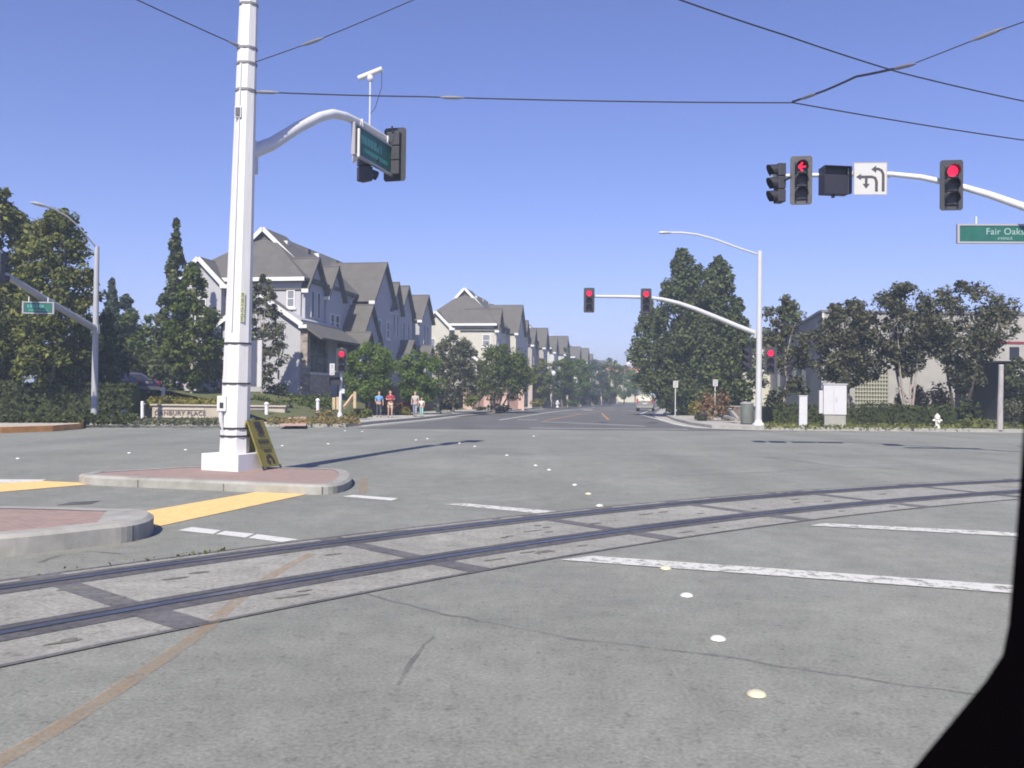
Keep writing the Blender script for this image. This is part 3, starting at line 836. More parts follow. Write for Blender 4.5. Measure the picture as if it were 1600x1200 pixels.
# board fixed to the back of the pole
t = thing('pole_sign', 'pale upright board fixed behind the tall white pole', 'sign', P(400, 568, 16.5), R_(-50), None, local=True)
b = MB(); b.box((-.22, -.015, -.43), (.22, .015, .43)); b.build('board', mat('pale board', (.62, .62, .64), .6), t)
b = MB(); b.box((-.32, .0151, -.04), (-.1, .06, .04)); b.build('clip', GALV, t)
# the A-frame
def aframe():
    W_ = Vector((.50, .87, 0)); N_ = Vector((.87, -.5, 0))
    c = G(424, 735, .15); c = Vector((c.x, c.y, .15))
    bl = P(411, 733, 16.0); br = P(437.5, 727.5, 16.55); tl = P(386.5, 656.5, 16.05); tr = P(411.5, 656.5, 16.6)
    t = thing('sandwich_board', 'olive yellow A frame board leaning beside the white pole base', 'sign', Vector((bl.x, bl.y, .15)))
    bl.z = br.z = .2; tl.z = tr.z = (tl.z + tr.z) / 2
    n = (br - bl).cross(tl - bl).normalized()
    OL = mat('olive sign face', (.20, .175, .035), .55, .12, 3)
    b = MB(); b.slab([bl, br, tr, tl], .025); fp = b.build('front_panel', OL, t)
    off = -Vector((n.x, n.y, 0)).normalized() * .62
    b = MB(); b.slab([bl + off, br + off, tr + Vector((off.x, off.y, 0)) * .05, tl + Vector((off.x, off.y, 0)) * .05], .025); b.build('rear_panel', OL, t)
    for p, qd in ((bl, tl), (br, tr)):
        d = (p - qd).normalized(); b = MB(); b.bar(p - d * .02, p + d * .055, .03, .03); b.build('foot', BLACKM, t)
    ink = mat('dark sign ink', (.045, .04, .04), .6); ex = (br - bl); ez = (tl - bl)
    def rect(mb, u0, v0, u1, v1):
        o = n * .004
        mb.face([bl + ex * u0 + ez * v0 + o, bl + ex * u1 + ez * v0 + o, bl + ex * u1 + ez * v1 + o, bl + ex * u0 + ez * v1 + o])
    b = MB(); rect(b, .3, .84, .66, .97); rect(b, .36, .75, .7, .83); b.build('symbol', ink, fp)
    b = MB(); r_ = random.Random(3)
    for u0, u1, v0, v1 in ((.34, .7, .66, .72), (.22, .8, .5, .585), (.2, .95, .435, .445), (.2, .95, .40, .41), (.36, .8, .31, .37)):
        if v1 - v0 < .02: rect(b, u0, v0, u1, v1)
        else:
            u = u0
            while u < u1 - .02: cw = r_.uniform(.05, .08); rect(b, u, v0, u + cw, v1); u += cw + .025
    b.build('lettering', ink, fp)
    b = MB()                                  # turn-back arrow
    pts = [(.44, .06), (.40, .16), (.46, .22), (.6, .235), (.68, .18), (.72, .05)]
    for (a0_, a1_), (c0_, c1_) in zip(pts[:-1], pts[1:]):
        d = Vector((c0_ - a0_, c1_ - a1_)).normalized(); m_ = Vector((-d.y * .07, d.x * .035)); o = n * .004
        b.face([bl + ex * (a0_ + m_.x) + ez * (a1_ + m_.y) + o, bl + ex * (a0_ - m_.x) + ez * (a1_ - m_.y) + o, bl + ex * (c0_ - m_.x) + ez * (c1_ - m_.y) + o, bl + ex * (c0_ + m_.x) + ez * (c1_ + m_.y) + o])
    o = n * .0045; b.face([bl + ex * .3 + ez * .12 + o, bl + ex * .46 + ez * .02 + o, bl + ex * .56 + ez * .12 + o]); b.build('turn_arrow', ink, fp)
aframe()

# ------------------------------------------------------------------ right foreground arm
DR = 24.4
def R(px, py, d=DR): return P(px, py, d)
b0 = Vector((15.6, 21.5, 0))
rp = thing('signal_pole', 'white signal pole at the right with a long arm carrying three traffic lights', 'pole', b0)
path = [R(1205, 275), R(1240, 274.5), R(1340, 272), R(1392, 272), R(1440, 277, 24), R(1490, 288, 23.6), R(1545, 304, 23.1), R(1605, 325, 22.6), R(1700, 362, 21.9), Vector((b0.x, b0.y, P(1765, 395, 21.5).z))]
b = MB(); b.tube(path, [.05, .055, .062, .068, .074, .082, .09, .1, .115, .12], 12); b.build('mast_arm', WHITEM, rp, smooth=True)
b = MB(); b.tube([b0, b0 + Vector((0, 0, 9.2))], [.17, .12], 12); b.build('shaft', WHITEM, rp, smooth=True)
b = MB(); b.lathe([(.3, 0), (.3, .04), (.2, .1)], b0, 12); b.build('base_plate', GALV, rp)
for px in (1330, 1390):
    q = R(px, 272.5); b = MB(); b.lathe([(.068, -.03), (.085, -.03), (.085, .03), (.068, .03)], (0, 0, 0), 10); b.xform(Matrix.Translation(q) @ Matrix.Rotation(R_(90), 4, 'Y')); b.build('clamp', GALV, rp)
signal('traffic light with a lit red left arrow on the right hand arm', R(1252, 281.5, 24.2), R_(-11), 'arrow', plate_mat=mat('worn backplate', (.065, .066, .075), .6, .3, 3))
signal('traffic light with a lit red ball near the right end of the arm', R(1487, 289, 23.4), R_(-9), 'ball')
s3 = signal('side facing grey traffic light with three long hoods at the arm tip', R(1214, 286.5, 24.4), R_(-82), None, plate=False)
bracket(s3, (0, .15, .05), (.55, .15, .05), .03)
# dark blank-out sign and the turn sign
t = thing('blank_out_sign', 'black boxed sign with a dark unlit face between arrow light and turn sign', 'sign', R(1302, 284, 24.3), R_(6), None, local=True)
wd, ht = S(43, DR) / 2, S(42, DR) / 2
b = MB(); b.box((-wd, -.12, -ht), (wd, .12, ht)); cs_ = b.build('case', mat('black sign case', (.016, .015, .03), .5), t, bevel=.02)
b = MB()
b.box((-wd - .0, -.3, ht - .015), (wd, -.1205, ht + .004)); b.box((-wd - .012, -.3, -ht), (-wd + .004, -.1205, ht - .016)); b.box((wd - .004, -.3, -ht), (wd + .012, -.1205, ht - .016)); b.build('hood', mat('black sign case', (.01, .01, .02)), t)
b = MB(); b.box((-.03, -.05, -ht - .07), (.03, .05, -ht)); b.build('cable_gland', SIGBLK, t)
t = thing('turn_sign', 'square white sign with two black left turn arrows', 'sign', R(1360, 279, 24.2), R_(-4), None, local=True)
wd = S(51, DR) / 2
b = MB(); b.box((-wd, 0, -wd), (wd, .02, wd)); pn = b.build('sign_panel', SIGNW, t, bevel=.01)
def poly_stroke(mb, pts, hw, y):
    pts = [Vector((p[0], p[1])) for p in pts]; L_ = []; Rr = []
    for i, p in enumerate(pts):
        d = (pts[min(i + 1, len(pts) - 1)] - pts[max(0, i - 1)]).normalized(); n = Vector((-d.y, d.x)) * hw; L_.append(p + n); Rr.append(p - n)
    for i in range(len(pts) - 1): mb.face([(Rr[i].x, y, Rr[i].y), (Rr[i + 1].x, y, Rr[i + 1].y), (L_[i + 1].x, y, L_[i + 1].y), (L_[i].x, y, L_[i].y)])
b = MB(); s = wd; y = -.003
poly_stroke(b, [(.76 * s, -.8 * s), (.76 * s, .25 * s), (.66 * s, .48 * s), (.48 * s, .58 * s), (.3 * s, .58 * s)], .085 * s, y)
b.face([(.04 * s, y, .56 * s), (.34 * s, y, .34 * s), (.34 * s, y, .8 * s)])
poly_stroke(b, [(.36 * s, -.8 * s), (.36 * s, -.2 * s), (.28 * s, .03 * s), (.1 * s, .1 * s), (-.6 * s, .1 * s)], .085 * s, y - .001)
b.face([(-.86 * s, y, .1 * s), (-.56 * s, y, -.1 * s), (-.56 * s, y, .3 * s)])
poly_stroke(b, [(-.25 * s, .1 * s), (-.25 * s, -.35 * s)], .08 * s, y - .002)
b.face([(-.25 * s, y, -.62 * s), (-.03 * s, y, -.32 * s), (-.47 * s, y, -.32 * s)])
b.build('arrow_symbol', mat('dark arrow ink', (.05, .05, .06), .6), pn)
b = MB()
for a in ((-wd, -wd, -wd + .02, wd), (wd - .02, -wd, wd, wd), (-wd + .02, -wd, wd - .02, -wd + .02), (-wd + .02, wd - .02, wd - .02, wd)): b.box((a[0], -.004, a[1]), (a[2], -.001, a[3]))
b.build('border', mat('sign border', (.30, .30, .33), .6), pn)
b = MB(); b.bar((0, .021, -.1), (0, .021, .2), .08, .03, (0, 1, 0)); b.build('clip', GALV, t)
sg = R(1569.5, 365.5, 23); street_sign('green street sign reading Fair Oaks under the right hand arm', sg, R_(-3), S(146, 23), S(30.5, 23), 'Fair Oaks', 'AVENUE')

# ------------------------------------------------------------------ far poles
def far_pole(label, base, H_, r, arm, arm_r, lamp, lampr=.05, extra=None):
    t = thing('signal_pole', label, 'pole', base, 0, 'signal poles with lamp arms')
    b = MB(); b.tube([base, base + Vector((extra or (0, 0, 0))) + Vector((0, 0, H_))], [r, r * .72], 12); b.build('shaft', FARG if lampr < .05 else FARW, t, smooth=True)
    b = MB(); b.lathe([(r * 1.9, 0), (r * 1.9, .06), (r * 1.25, .16), (r * 1.0, .3)], base, 12); b.build('base_plate', GALV, t)
    m_ = FARG if lampr < .05 else FARW
    b = MB(); b.tube(arm, arm_r, 10); b.build('mast_arm', m_, t, smooth=True)
    b = MB(); q = arm[0]; b.tube([q - Vector((0, 0, .22)), q + Vector((0, 0, .22))], r * 1.35, 10); b.build('arm_collar', m_, t)
    b = MB(); b.tube(lamp, lampr, 8); b.build('lamp_arm', m_, t, smooth=True)
    e = lamp[-1]; d = (lamp[-1] - lamp[-2]).normalized(); b = MB()
    for k_, (x, wd_, h_) in enumerate(((-.02, .10, .05), (.15, .17, .075), (.5, .17, .07), (.66, .06, .03))):
        pass
    b.tube([e - d * .05, e + d * .12, e + d * .5, e + d * .68], [.05, .12, .12, .04], 10); b.xform(Matrix.Translation(e) @ Matrix.Diagonal((1, 1, .6, 1)) @ Matrix.Translation(-e)); b.build('lamp_head', mat('lamp head', (.5, .5, .5), .4), t, smooth=True)
    return t
DFR = 47.0
q = lambda px, py, d=DFR: P(px, py, d)
bse = at(1185, 46.6, .14)
far_pole('white signal and lamp pole standing on the far right corner', bse, q(1187, 394).z - .14, .17,
         [q(1184, 522), q(1150, 508.5), q(1115, 494), q(1085, 482), q(1060, 473.5), q(1035, 467.5), q(1010, 464.5), q(975, 463.5), q(912, 463)], [.14, .13, .125, .12, .11, .1, .095, .09, .075],
         [q(1186, 398), q(1150, 386), q(1118, 374), q(1090, 366.5), q(1065, 363.5), q(1048, 363.5)], .055)
for px, py, lab in ((920.5, 469, 'red traffic light on the outer tip of the far white arm'), (1009.5, 470, 'red traffic light midway along the far arm before the conifers')):
    signal(lab, q(px, py, 46.7), R_(-4), 'ball', k=.98)
sA = signal('red traffic light low on the right side of the far corner pole', q(1204, 563.5, 46.6), R_(-14), 'ball', k=1.08); bracket(sA, (-.5, .1, .3), (0, .1, .3))
sB = signal('unlit side facing traffic light low on the left of the far corner pole', q(1168, 560, 46.8), R_(-78), None, k=1.05); bracket(sB, (0, .1, .3), (.1, .5, .3))
DL = 41.3
bse = at(147, DL, .12)
far_pole('grey signal and lamp pole in front of the dark trees at far left', bse, P(151.5, 385, DL).z - .12, .15,
         [P(149, 514, DL), P(110, 491, 39.5), P(70, 467.5, 37.8), P(35, 446, 36.4), P(8, 429.5, 35.2), P(-40, 404, 33.6), P(-110, 380, 31.5)], [.16, .15, .145, .14, .135, .125, .11],
         [P(151.5, 388, DL), P(138, 372, DL - .4), P(122, 353, DL - .8), P(105, 338, DL - 1.2), P(85, 327, DL - 1.6), P(72, 322.5, DL - 1.9)], .04, extra=(P(151.5, 385, DL).x - bse.x, 0, 0))
signal('dark traffic light cut by the left picture edge under the grey arm', P(2.5, 420, 35), R_(160), None, plate=False, k=1.1)
street_sign('small green street sign hanging below the grey arm at far left', P(60, 481, 37.2), R_(8), S(47, 37.2), S(19, 37.2))
# signal post on the far left corner
b0 = at(531, 46.2, .14)
t = thing('signal_post', 'slim grey signal post at the far left crossing', 'pole', b0)
b = MB(); b.tube([b0, b0 + Vector((.05, 0, P(532, 548, 46.2).z))], [.085, .07], 10); b.build('shaft', GALV, t, smooth=True)
b = MB(); b.lathe([(.2, 0), (.2, .05), (.15, .12), (.14, .3), (.09, .42)], b0, 12); b.build('base_cone', GALV, t)
b = MB(); q0 = P(536, 611, 46.1); b.box((q0.x - .1, q0.y - .12, q0.z - .12), (q0.x + .1, q0.y + .02, q0.z + .12)); b.build('push_button', GALV, t)
signal('red traffic light on the slim post beside the round street tree', P(533.5, 563.5, 45.9), R_(10), 'ball', plate=True, k=.95)
t = thing('pedestrian_signal', 'dark square walk signal below the red light on the slim post', 'walk signal', P(523.5, 595.5, 45.9), R_(5), None, local=True)
b = MB(); b.box((-.26, -.1, -.2), (.26, .12, .2)); b.build('housing', SIGDK, t, bevel=.02)
b = MB(); b.box((-.27, -.25, .2), (.27, .0, .222)); b.box((-.27, -.25, -.2), (-.255, -.101, .199)); b.box((.255, -.25, -.2), (.27, -.101, .199)); b.build('hood', SIGDK, t)
t = thing('crossing_sign', 'white upright sign beside the slim signal post', 'sign', P(519, 577, 46.0), R_(-3), None, local=True)
b = MB(); b.box((-.13, -.012, -.3), (.13, .012, .3)); pn = b.build('sign_panel', SIGNW, t)
b = MB(); b.box((-.05, -.016, .04), (.05, -.013, .24)); b.box((-.09, -.016, -.24), (.09, -.013, -.17)); b.box((-.09, -.016, -.1), (.09, -.013, -.05)); b.build('lettering', FRAMEG, pn)
b = MB(); b.bar((0, .03, -.1), (.42, .03, -.1), .04, .03); b.build('bracket', GALV, t)

# ------------------------------------------------------------------ overhead wires
def wire(label, pts, r=.012, ins=()):
    c = Vector(pts[0]); t = thing('overhead_wire', label, 'overhead wire', c, 0, 'tram span wires')
    P_ = []
    for a, e in zip(pts[:-1], pts[1:]):
        for k in range(12):
            f = k / 12; p = a.lerp(e, f); p.z -= .06 * 4 * f * (1 - f) * min(1, (e - a).length / 15); P_.append(p)
    P_.append(pts[-1])
    b = MB(); b.tube(P_, r, 6); b.build('cable', WIRE, t)
    for i, f in ins:
        a, e = pts[i], pts[i + 1]; m_ = a.lerp(e, f); m_.z -= .06 * 4 * f * (1 - f) * min(1, (e - a).length / 15); d = (e - a).normalized()
        b = MB(); b.tube([m_ - d * .22, m_ - d * .1, m_ + d * .1, m_ + d * .22], [.014, .032, .032, .014], 8); b.build('insulator', mat('grey insulator', (.16, .16, .19), .5), t)
    return t
wz = pole_at(144)[0]
wire('long span wire running right from the white pole to the picture edge', [wz + Vector((.2, 0, 0)), P(660, 151, 16.3), P(1240, 160.5, 16.4), P(1600, 219, 18.2), P(1800, 247, 19.5)], .0125, [(0, .06), (1, .08)])
wire('span wire rising left from the white pole', [pole_at(78)[0], P(215, 0, 15.0), P(0, -105, 13.4)], .011, [(0, .07)])
wire('span wire rising right from the white pole with an insulator', [pole_at(102)[0], P(505, 59, 15.9), P(650, -2, 15.4), P(900, -105, 14.6)], .009, [(0, .86)])
wire('thick contact wire slanting down across the upper right sky', [P(930, -55, 10.4), P(1055, -3, 11), P(1230, 56, 12), P(1405, 113, 13.4), P(1600, 158, 14.6), P(1800, 200, 15.8)], .011)
wire('bent pull off wire joining span and contact wire at upper right', [P(1238, 159, 16.4), P(1290, 141, 15.6), P(1338, 119.5, 14.8), P(1385, 110, 14), P(1422, 101.5, 13.6)], .02, [(0, .5), (3, .75)])
wire('thin wire rising to the top right corner with an insulator', [P(1422, 101.5, 13.6), P(1545, 53, 13), P(1600, 34, 12.7), P(1750, -20, 12)], .009, [(0, .98)])

# ------------------------------------------------------------------ the tram's own window frame
t = thing('tram_window_frame', 'black window frame of the tram at the lower right corner', 'window frame', (.36, .5, EYE))
inn = [(.2990, .55), (.2925, .05), (.2865, -.05), (.2808, -.125), (.2775, -.142), (.268, -.157), (.226, -.2085), (.208, -.2300), (.195, -.242), (.17, -.25), (-1.3, -.25), (-1.33, -.22), (-1.33, .52), (-1.3, .55)]
out_ = [(.36, .62), (.36, .05), (.36, -.05), (.36, -.16), (.355, -.2), (.34, -.24), (.32, -.28), (.28, -.31), (.24, -.325), (.17, -.33), (-1.38, -.33), (-1.41, -.25), (-1.41, .55), (-1.36, .62)]
RUB = mat('black window rubber', (.0012, .0007, .0014), .8, spec=.02)
b = MB(); n = len(inn)
def w3(p, y): return (p[0] * (y / .5 if p in inn else 1), y, EYE + p[1] * (y / .5 if p in inn else 1))
for i in range(n):
    j = (i + 1) % n; y0, y1 = .5, .56
    b.face([w3(inn[i], y0), w3(inn[j], y0), w3(out_[j], y0), w3(out_[i], y0)]); b.face([w3(inn[i], y1), w3(out_[i], y1), w3(out_[j], y1), w3(inn[j], y1)])
    b.face([w3(inn[i], y0), w3(inn[i], y1), w3(inn[j], y1), w3(inn[j], y0)]); b.face([w3(out_[i], y0), w3(out_[j], y0), w3(out_[j], y1), w3(out_[i], y1)])
b.build('seal', RUB, t)
b = MB(); b.box((.361, .47, EYE - .9), (.385, .58, EYE + .9)); b.box((-1.7, .47, EYE - .9), (.36, .58, EYE - .331)); b.build('wall_panel', mat('dark tram lining', (.0012, .0008, .0014), .8, spec=.02), t)
# ------------------------------------------------------------------ houses
ROOFM = None
def shingle(name, a, b_):
    m = bpy.data.materials.new(name); t, bs = nodes_of(m)
    tc = t.nodes.new('ShaderNodeTexCoord'); n = t.nodes.new('ShaderNodeTexNoise'); n.inputs['Scale'].default_value = 1.3; n.inputs['Detail'].default_value = 8
    wv = t.nodes.new('ShaderNodeTexWave'); wv.wave_type = 'BANDS'; wv.bands_direction = 'Z'; wv.inputs['Scale'].default_value = 2.2; wv.inputs['Distortion'].default_value = .6; wv.inputs['Detail'].default_value = 2
    t.links.new(tc.outputs['Object'], n.inputs['Vector']); t.links.new(tc.outputs['Object'], wv.inputs['Vector'])
    r = t.nodes.new('ShaderNodeValToRGB'); r.color_ramp.elements[0].position = .3; r.color_ramp.elements[1].position = .7; r.color_ramp.elements[0].color = (*a, 1); r.color_ramp.elements[1].color = (*b_, 1)
    r2 = t.nodes.new('ShaderNodeValToRGB'); r2.color_ramp.elements[0].color = (.8, .8, .8, 1); r2.color_ramp.elements[1].color = (1.08, 1.08, 1.08, 1)
    mx = t.nodes.new('ShaderNodeMix'); mx.data_type = 'RGBA'; mx.blend_type = 'MULTIPLY'; mx.inputs[0].default_value = 1
    t.links.new(n.outputs['Fac'], r.inputs[0]); t.links.new(wv.outputs['Fac'], r2.inputs[0]); t.links.new(r.outputs[0], mx.inputs[6]); t.links.new(r2.outputs[0], mx.inputs[7]); t.links.new(mx.outputs[2], bs.inputs['Base Color'])
    bs.inputs['Roughness'].default_value = .9; MATS[name] = m; return m
SH1 = shingle('grey brown shingles', (.098, .093, .089), (.128, .122, .116))
SH2 = shingle('warm grey shingles', (.10, .094, .087), (.13, .121, .112))
TRIM = mat('white house trim', (.66, .66, .67), .6, .03, 2)
GLASS = mat('window glass dark', (.022, .026, .04), .22, spec=.22)
GLASSF = mat('window glass with blind', (.22, .23, .26), .25, .1, 3)
STONE = None
def stone_mat(name, c1, c2, mo, sc):
    m = bpy.data.materials.new(name); t, b = nodes_of(m); tc = t.nodes.new('ShaderNodeTexCoord'); v = t.nodes.new('ShaderNodeTexVoronoi'); v.inputs['Scale'].default_value = sc
    mp = t.nodes.new('ShaderNodeMapping'); mp.inputs['Scale'].default_value = (1, 1, 2); t.links.new(tc.outputs['Object'], mp.inputs[0]); t.links.new(mp.outputs[0], v.inputs['Vector'])
    r = t.nodes.new('ShaderNodeValToRGB'); r.color_ramp.elements[0].color = (*c1, 1); r.color_ramp.elements[1].color = (*c2, 1)
    sp_ = t.nodes.new('ShaderNodeSeparateColor'); t.links.new(v.outputs['Color'], sp_.inputs[0]); t.links.new(sp_.outputs[0], r.inputs[0]); t.links.new(r.outputs[0], b.inputs['Base Color']); b.inputs['Roughness'].default_value = .9
    MATS[name] = m; return m
STONE = stone_mat('ledge stone', (.16, .135, .12), (.34, .30, .27), (.2, .2, .2), 3.2)
PALEBRICK = stone_mat('pale brick', (.38, .27, .24), (.55, .47, .44), (.5, .5, .5), 4)

def window(t, face, u, z, wd, ht, d=0.0, panes=2, m=None, sill=True, fr=.09):
    """face 'S': wall at y=d facing -y, u=x ; face 'E': wall at x=d facing +x, u=y"""
    def bx(mb, u0, z0, u1, z1, a, b_):
        if face == 'S': mb.box((u0, d - b_, z0), (u1, d - a, z1))
        else: mb.box((d + a, u0, z0), (d + b_, u1, z1))
    mb = MB(); x0, x1, z0, z1 = u - wd / 2, u + wd / 2, z - ht / 2, z + ht / 2
    bx(mb, x0, z0, x1, z0 + fr, .0, .07); bx(mb, x0, z1 - fr, x1, z1, .0, .07); bx(mb, x0, z0 + fr, x0 + fr, z1 - fr, .0, .07); bx(mb, x1 - fr, z0 + fr, x1, z1 - fr, .0, .07)
    for k in range(1, panes): zz_ = z0 + (z1 - z0) * k / panes; bx(mb, x0 + fr, zz_ - .03, x1 - fr, zz_ + .03, .0, .055)
    if wd > .95 and panes > 1: bx(mb, u - .025, z0 + fr, u + .025, z1 - fr, .0, .05)
    o = mb.build('window', TRIM, t)
    mb = MB(); bx(mb, x0 + fr, z0 + fr, x1 - fr, z1 - fr, .004, .03); mb.build('pane', m or GLASS, o)
    if sill:
        mb = MB(); bx(mb, x0 - .1, z0 - .14, x1 + .1, z0 - .002, .0, .12); mb.build('sill', TRIM, o)
    return o
def shutter(t, u, z, wd, ht, d, m):
    mb = MB(); mb.box((d + .004, u - wd / 2, z - ht / 2), (d + .05, u + wd / 2, z + ht / 2)); mb.build('shutter', m, t)

def house(label, corner, L, W, He, Rh, wallm, shm, base_z=1.6, gables=(), swin=(), ewin=(), wing=None, porches=(), group='townhouses along the side street', name='townhouse', hip=4.4, vents=5, trimm=TRIM, shutm=None, lefty=True):
    t = thing(name, label, 'house', (corner.x, corner.y, base_z), YAW, group, local=True)
    zb = -2.2
    mb = MB(); mb.box((-W, 0, zb), (0, L, He))
    for yc, w_, ap, pr, eave in gables:     # street-facing bays with gables
        if pr > .05: mb.box((-.3, yc - w_ / 2, zb + 3.2 if pr < .9 else zb), (pr, yc + w_ / 2, eave))
        poly = [(yc - w_ / 2, eave), (yc + w_ / 2, eave), (yc, ap)]
        a = [Vector((pr, y, z)) for y, z in poly]; c = [Vector((-3.0, y, z)) for y, z in poly]
        mb.face([a[0], a[1], a[2]]); mb.face([c[0], c[2], c[1]]); mb.face([a[0], a[2], c[2], c[0]]); mb.face([a[1], c[1], c[2], a[2]])
    if wing:
        x0, x1, xa, za, ze, yf, yb = wing
        poly = [(x0, zb), (x1, zb), (x1, ze + .25), (xa, za - .1), (x0, ze + .1)]
        a = [Vector((x, yf, z)) for x, z in poly]; c = [Vector((x, yb, z)) for x, z in poly]
        mb.face(a); mb.face(c[::-1])
        for i in range(5): j = (i + 1) % 5; mb.face([a[i], c[i], c[j], a[j]])
    if lefty:                                # camera-facing gable bay at the left
        x0, x1 = -W + .35, -W + 3.55; ap = He + 1.55; a_ = [(x0, zb), (x1, zb), (x1, He - .05), ((x0 + x1) / 2, ap), (x0, He - .05)]
        f_ = [Vector((x, -.7, z)) for x, z in a_]; c = [Vector((x, 1.5, z)) for x, z in a_]
        mb.face(f_)
        for i in range(5): j = (i + 1) % 5; mb.face([f_[i], c[i], c[j], f_[j]])
    mb.build('wall', wallm, t)
    # main roof
    ov = .45; zt = He + .2; Rz = He + Rh; xm = -W / 2
    rf = MB()
    sl = Rh / (W / 2)
    A = [(ov, -ov, zt - sl * 0), (ov, L + ov, zt), (-W - ov, L + ov, zt), (-W - ov, -ov, zt)]
    r0, r1 = (xm, hip, Rz), (xm, L - hip, Rz)
    th = .22
    rf.face([A[3], A[0], r0]); rf.face([A[0], A[1], r1, r0]); rf.face([A[1], A[2], r1]); rf.face([A[2], A[3], r0, r1])
    lo = [(p[0], p[1], p[2] - th) for p in A]; rf.face(lo[::-1])
    for i in range(4): j = (i + 1) % 4; rf.face([lo[i], lo[j], A[j], A[i]])
    roof = rf.build('roof', shm, t)
    # fascia
    fa = MB(); e = ov + .004
    fa.box((-W - e, -ov - .035, zt - th - .02), (e, -ov - .004, zt + .03)); fa.build('fascia', trimm, roof)
    # upper gable over the hip end
    gy = hip - 1.1; gl = W * .33
    gm = MB(); zap = Rz + .12
    p = [(xm - gl, zap - gl * sl), (xm + gl, zap - gl * sl), (xm, zap)]
    gm.slab([(xm, gy, zap + .1), (xm, hip + 3, zap + .1), (xm + gl, hip + 3, zap + .1 - gl * sl), (xm + gl, gy, zap + .1 - gl * sl)], .14)
    gm.slab([(xm - gl, gy, zap + .1 - gl * sl), (xm - gl, hip + 3, zap + .1 - gl * sl), (xm, hip + 3, zap + .1), (xm, gy, zap + .1)], .14)
    gm.face([(p[0][0], gy + .3, p[0][1]), (p[1][0], gy + .3, p[1][1]), (xm, gy + .3, zap)]); gm.build('gablet', shm, roof)
    bb = MB()
    for sg in (1, -1): bb.bar((xm + sg * .0, gy - .03, zap + .0), (xm + sg * gl, gy - .03, zap - gl * sl), .05, .3)
    bb.build('barge_board', trimm, roof)
    for k in range(vents):
        y = hip + 1.2 + k * (L - 2 * hip) / max(1, vents) + (.9 if k % 2 else 0); x = xm + .8; z = Rz - .8 * sl
        v = MB(); v.box((x - .2, y - .25, z - .1), (x + .25, y + .25, z + .28)); v.build('vent', shm if k % 2 else trimm, roof)
    # cross gable roofs
    for yc, w_, ap, pr, eave in gables:
        g = MB(); hw = w_ / 2 + .3; s_l = (ap - eave) / (w_ / 2); z0 = ap + .16; z1 = ap + .16 - hw * s_l; x1 = pr + .35; x0 = xm + .4
        g.slab([(x1, yc, z0), (x0, yc, z0), (x0, yc - hw, z1), (x1, yc - hw, z1)], .15); g.slab([(x1, yc + hw, z1), (x0, yc + hw, z1), (x0, yc, z0), (x1, yc, z0)], .15)
        go = g.build('roof', shm, t)
        bb = MB(); bb.box((x1 - .5, yc - hw - .03, z1 - .2), (x1, yc - hw + .03, z1 + .06)); bb.build('eave_end', trimm, go)
    if wing:
        x0, x1, xa, za, ze, yf, yb = wing; sw = (za - ze) / (x1 - xa); g = MB(); xr = x1 + 1.75; xl = x0 - .4; zr = za - (xr - xa) * sw
        g.slab([(xa, yf - .4, za + .12), (xr, yf - .4, zr + .12), (xr, yb + .4, zr + .12), (xa, yb + .4, za + .12)], .16)
        g.slab([(xl, yf - .4, za + .12 - (xa - xl) * sw), (xa, yf - .4, za + .12), (xa, yb, za + .12), (xl, yb, za + .12 - (xa - xl) * sw)], .16)
        wr = g.build('roof', shm, t)
        bb = MB(); xe = x1 + .25
        bb.bar((xa, yf - .43, za), (xe, yf - .43, za - (xe - xa) * sw), .05, .32); bb.bar((xa, yf - .43, za), (xl, yf - .43, za - (xa - xl) * sw), .05, .32)
        bb.box((xe - .25, yf - .45, za - (xe - xa) * sw - .22), (xe + .35, yf - .38, za - (xe - xa) * sw + .02)); bb.build('barge_board', trimm, wr)
    if lefty:
        x0, x1 = -W + .35, -W + 3.55; xa = (x0 + x1) / 2; ap = He + 1.55; s2 = 1.6 / (x1 - xa); g = MB(); hw = (x1 - xa) + .45
        g.slab([(xa, -1.1, ap + .14), (xa + hw, -1.1, ap + .14 - hw * s2), (xa + hw, 2.2, ap + .14 - hw * s2), (xa, 3.2, ap + .14)], .16)
        g.slab([(xa - hw, -1.1, ap + .14 - hw * s2), (xa, -1.1, ap + .14), (xa, 3.2, ap + .14), (xa - hw, 2.2, ap + .14 - hw * s2)], .16)
        wr = g.build('roof', shm, t)
        bb = MB()
        for sg in (1, -1): bb.bar((xa, -1.13, ap + .02), (xa + sg * hw, -1.13, ap + .02 - hw * s2), .05, .3)
        bb.box((xa + hw - .35, -1.15, ap - .1 - hw * s2), (xa + hw + .3, -1.08, ap + .16 - hw * s2)); bb.build('barge_board', trimm, wr)
    for wargs in swin: window(t, 'S', *wargs)
    for wargs in ewin: window(t, 'E', *wargs)
    for (yc, w_, eave, ap, pr) in porches:
        po = MB(); hw = w_ / 2 + .25; s_l = (ap - eave) / (w_ / 2); z0 = ap + .14; z1 = z0 - hw * s_l; x1 = pr + .3
        po.slab([(x1, yc, z0), (-.2, yc, z0), (-.2, yc - hw, z1), (x1, yc - hw, z1)], .14); po.slab([(x1, yc + hw, z1), (-.2, yc + hw, z1), (-.2, yc, z0), (x1, yc, z0)], .14)
        p_ = po.build('porch_roof', shm, t)
        bb = MB(); bb.face([(pr, yc - w_ / 2, eave), (pr, yc + w_ / 2, eave), (pr, yc, ap)]); bb.box((-.1, yc - w_ / 2, eave - .3), (pr - .01, yc + w_ / 2, eave)); bb.build('porch_gable', wallm, p_)
        bb = MB(); bb.box((x1 - .7, yc - hw - .03, z1 - .22), (x1, yc - hw + .03, z1 + .02)); bb.build('eave_end', trimm, p_)
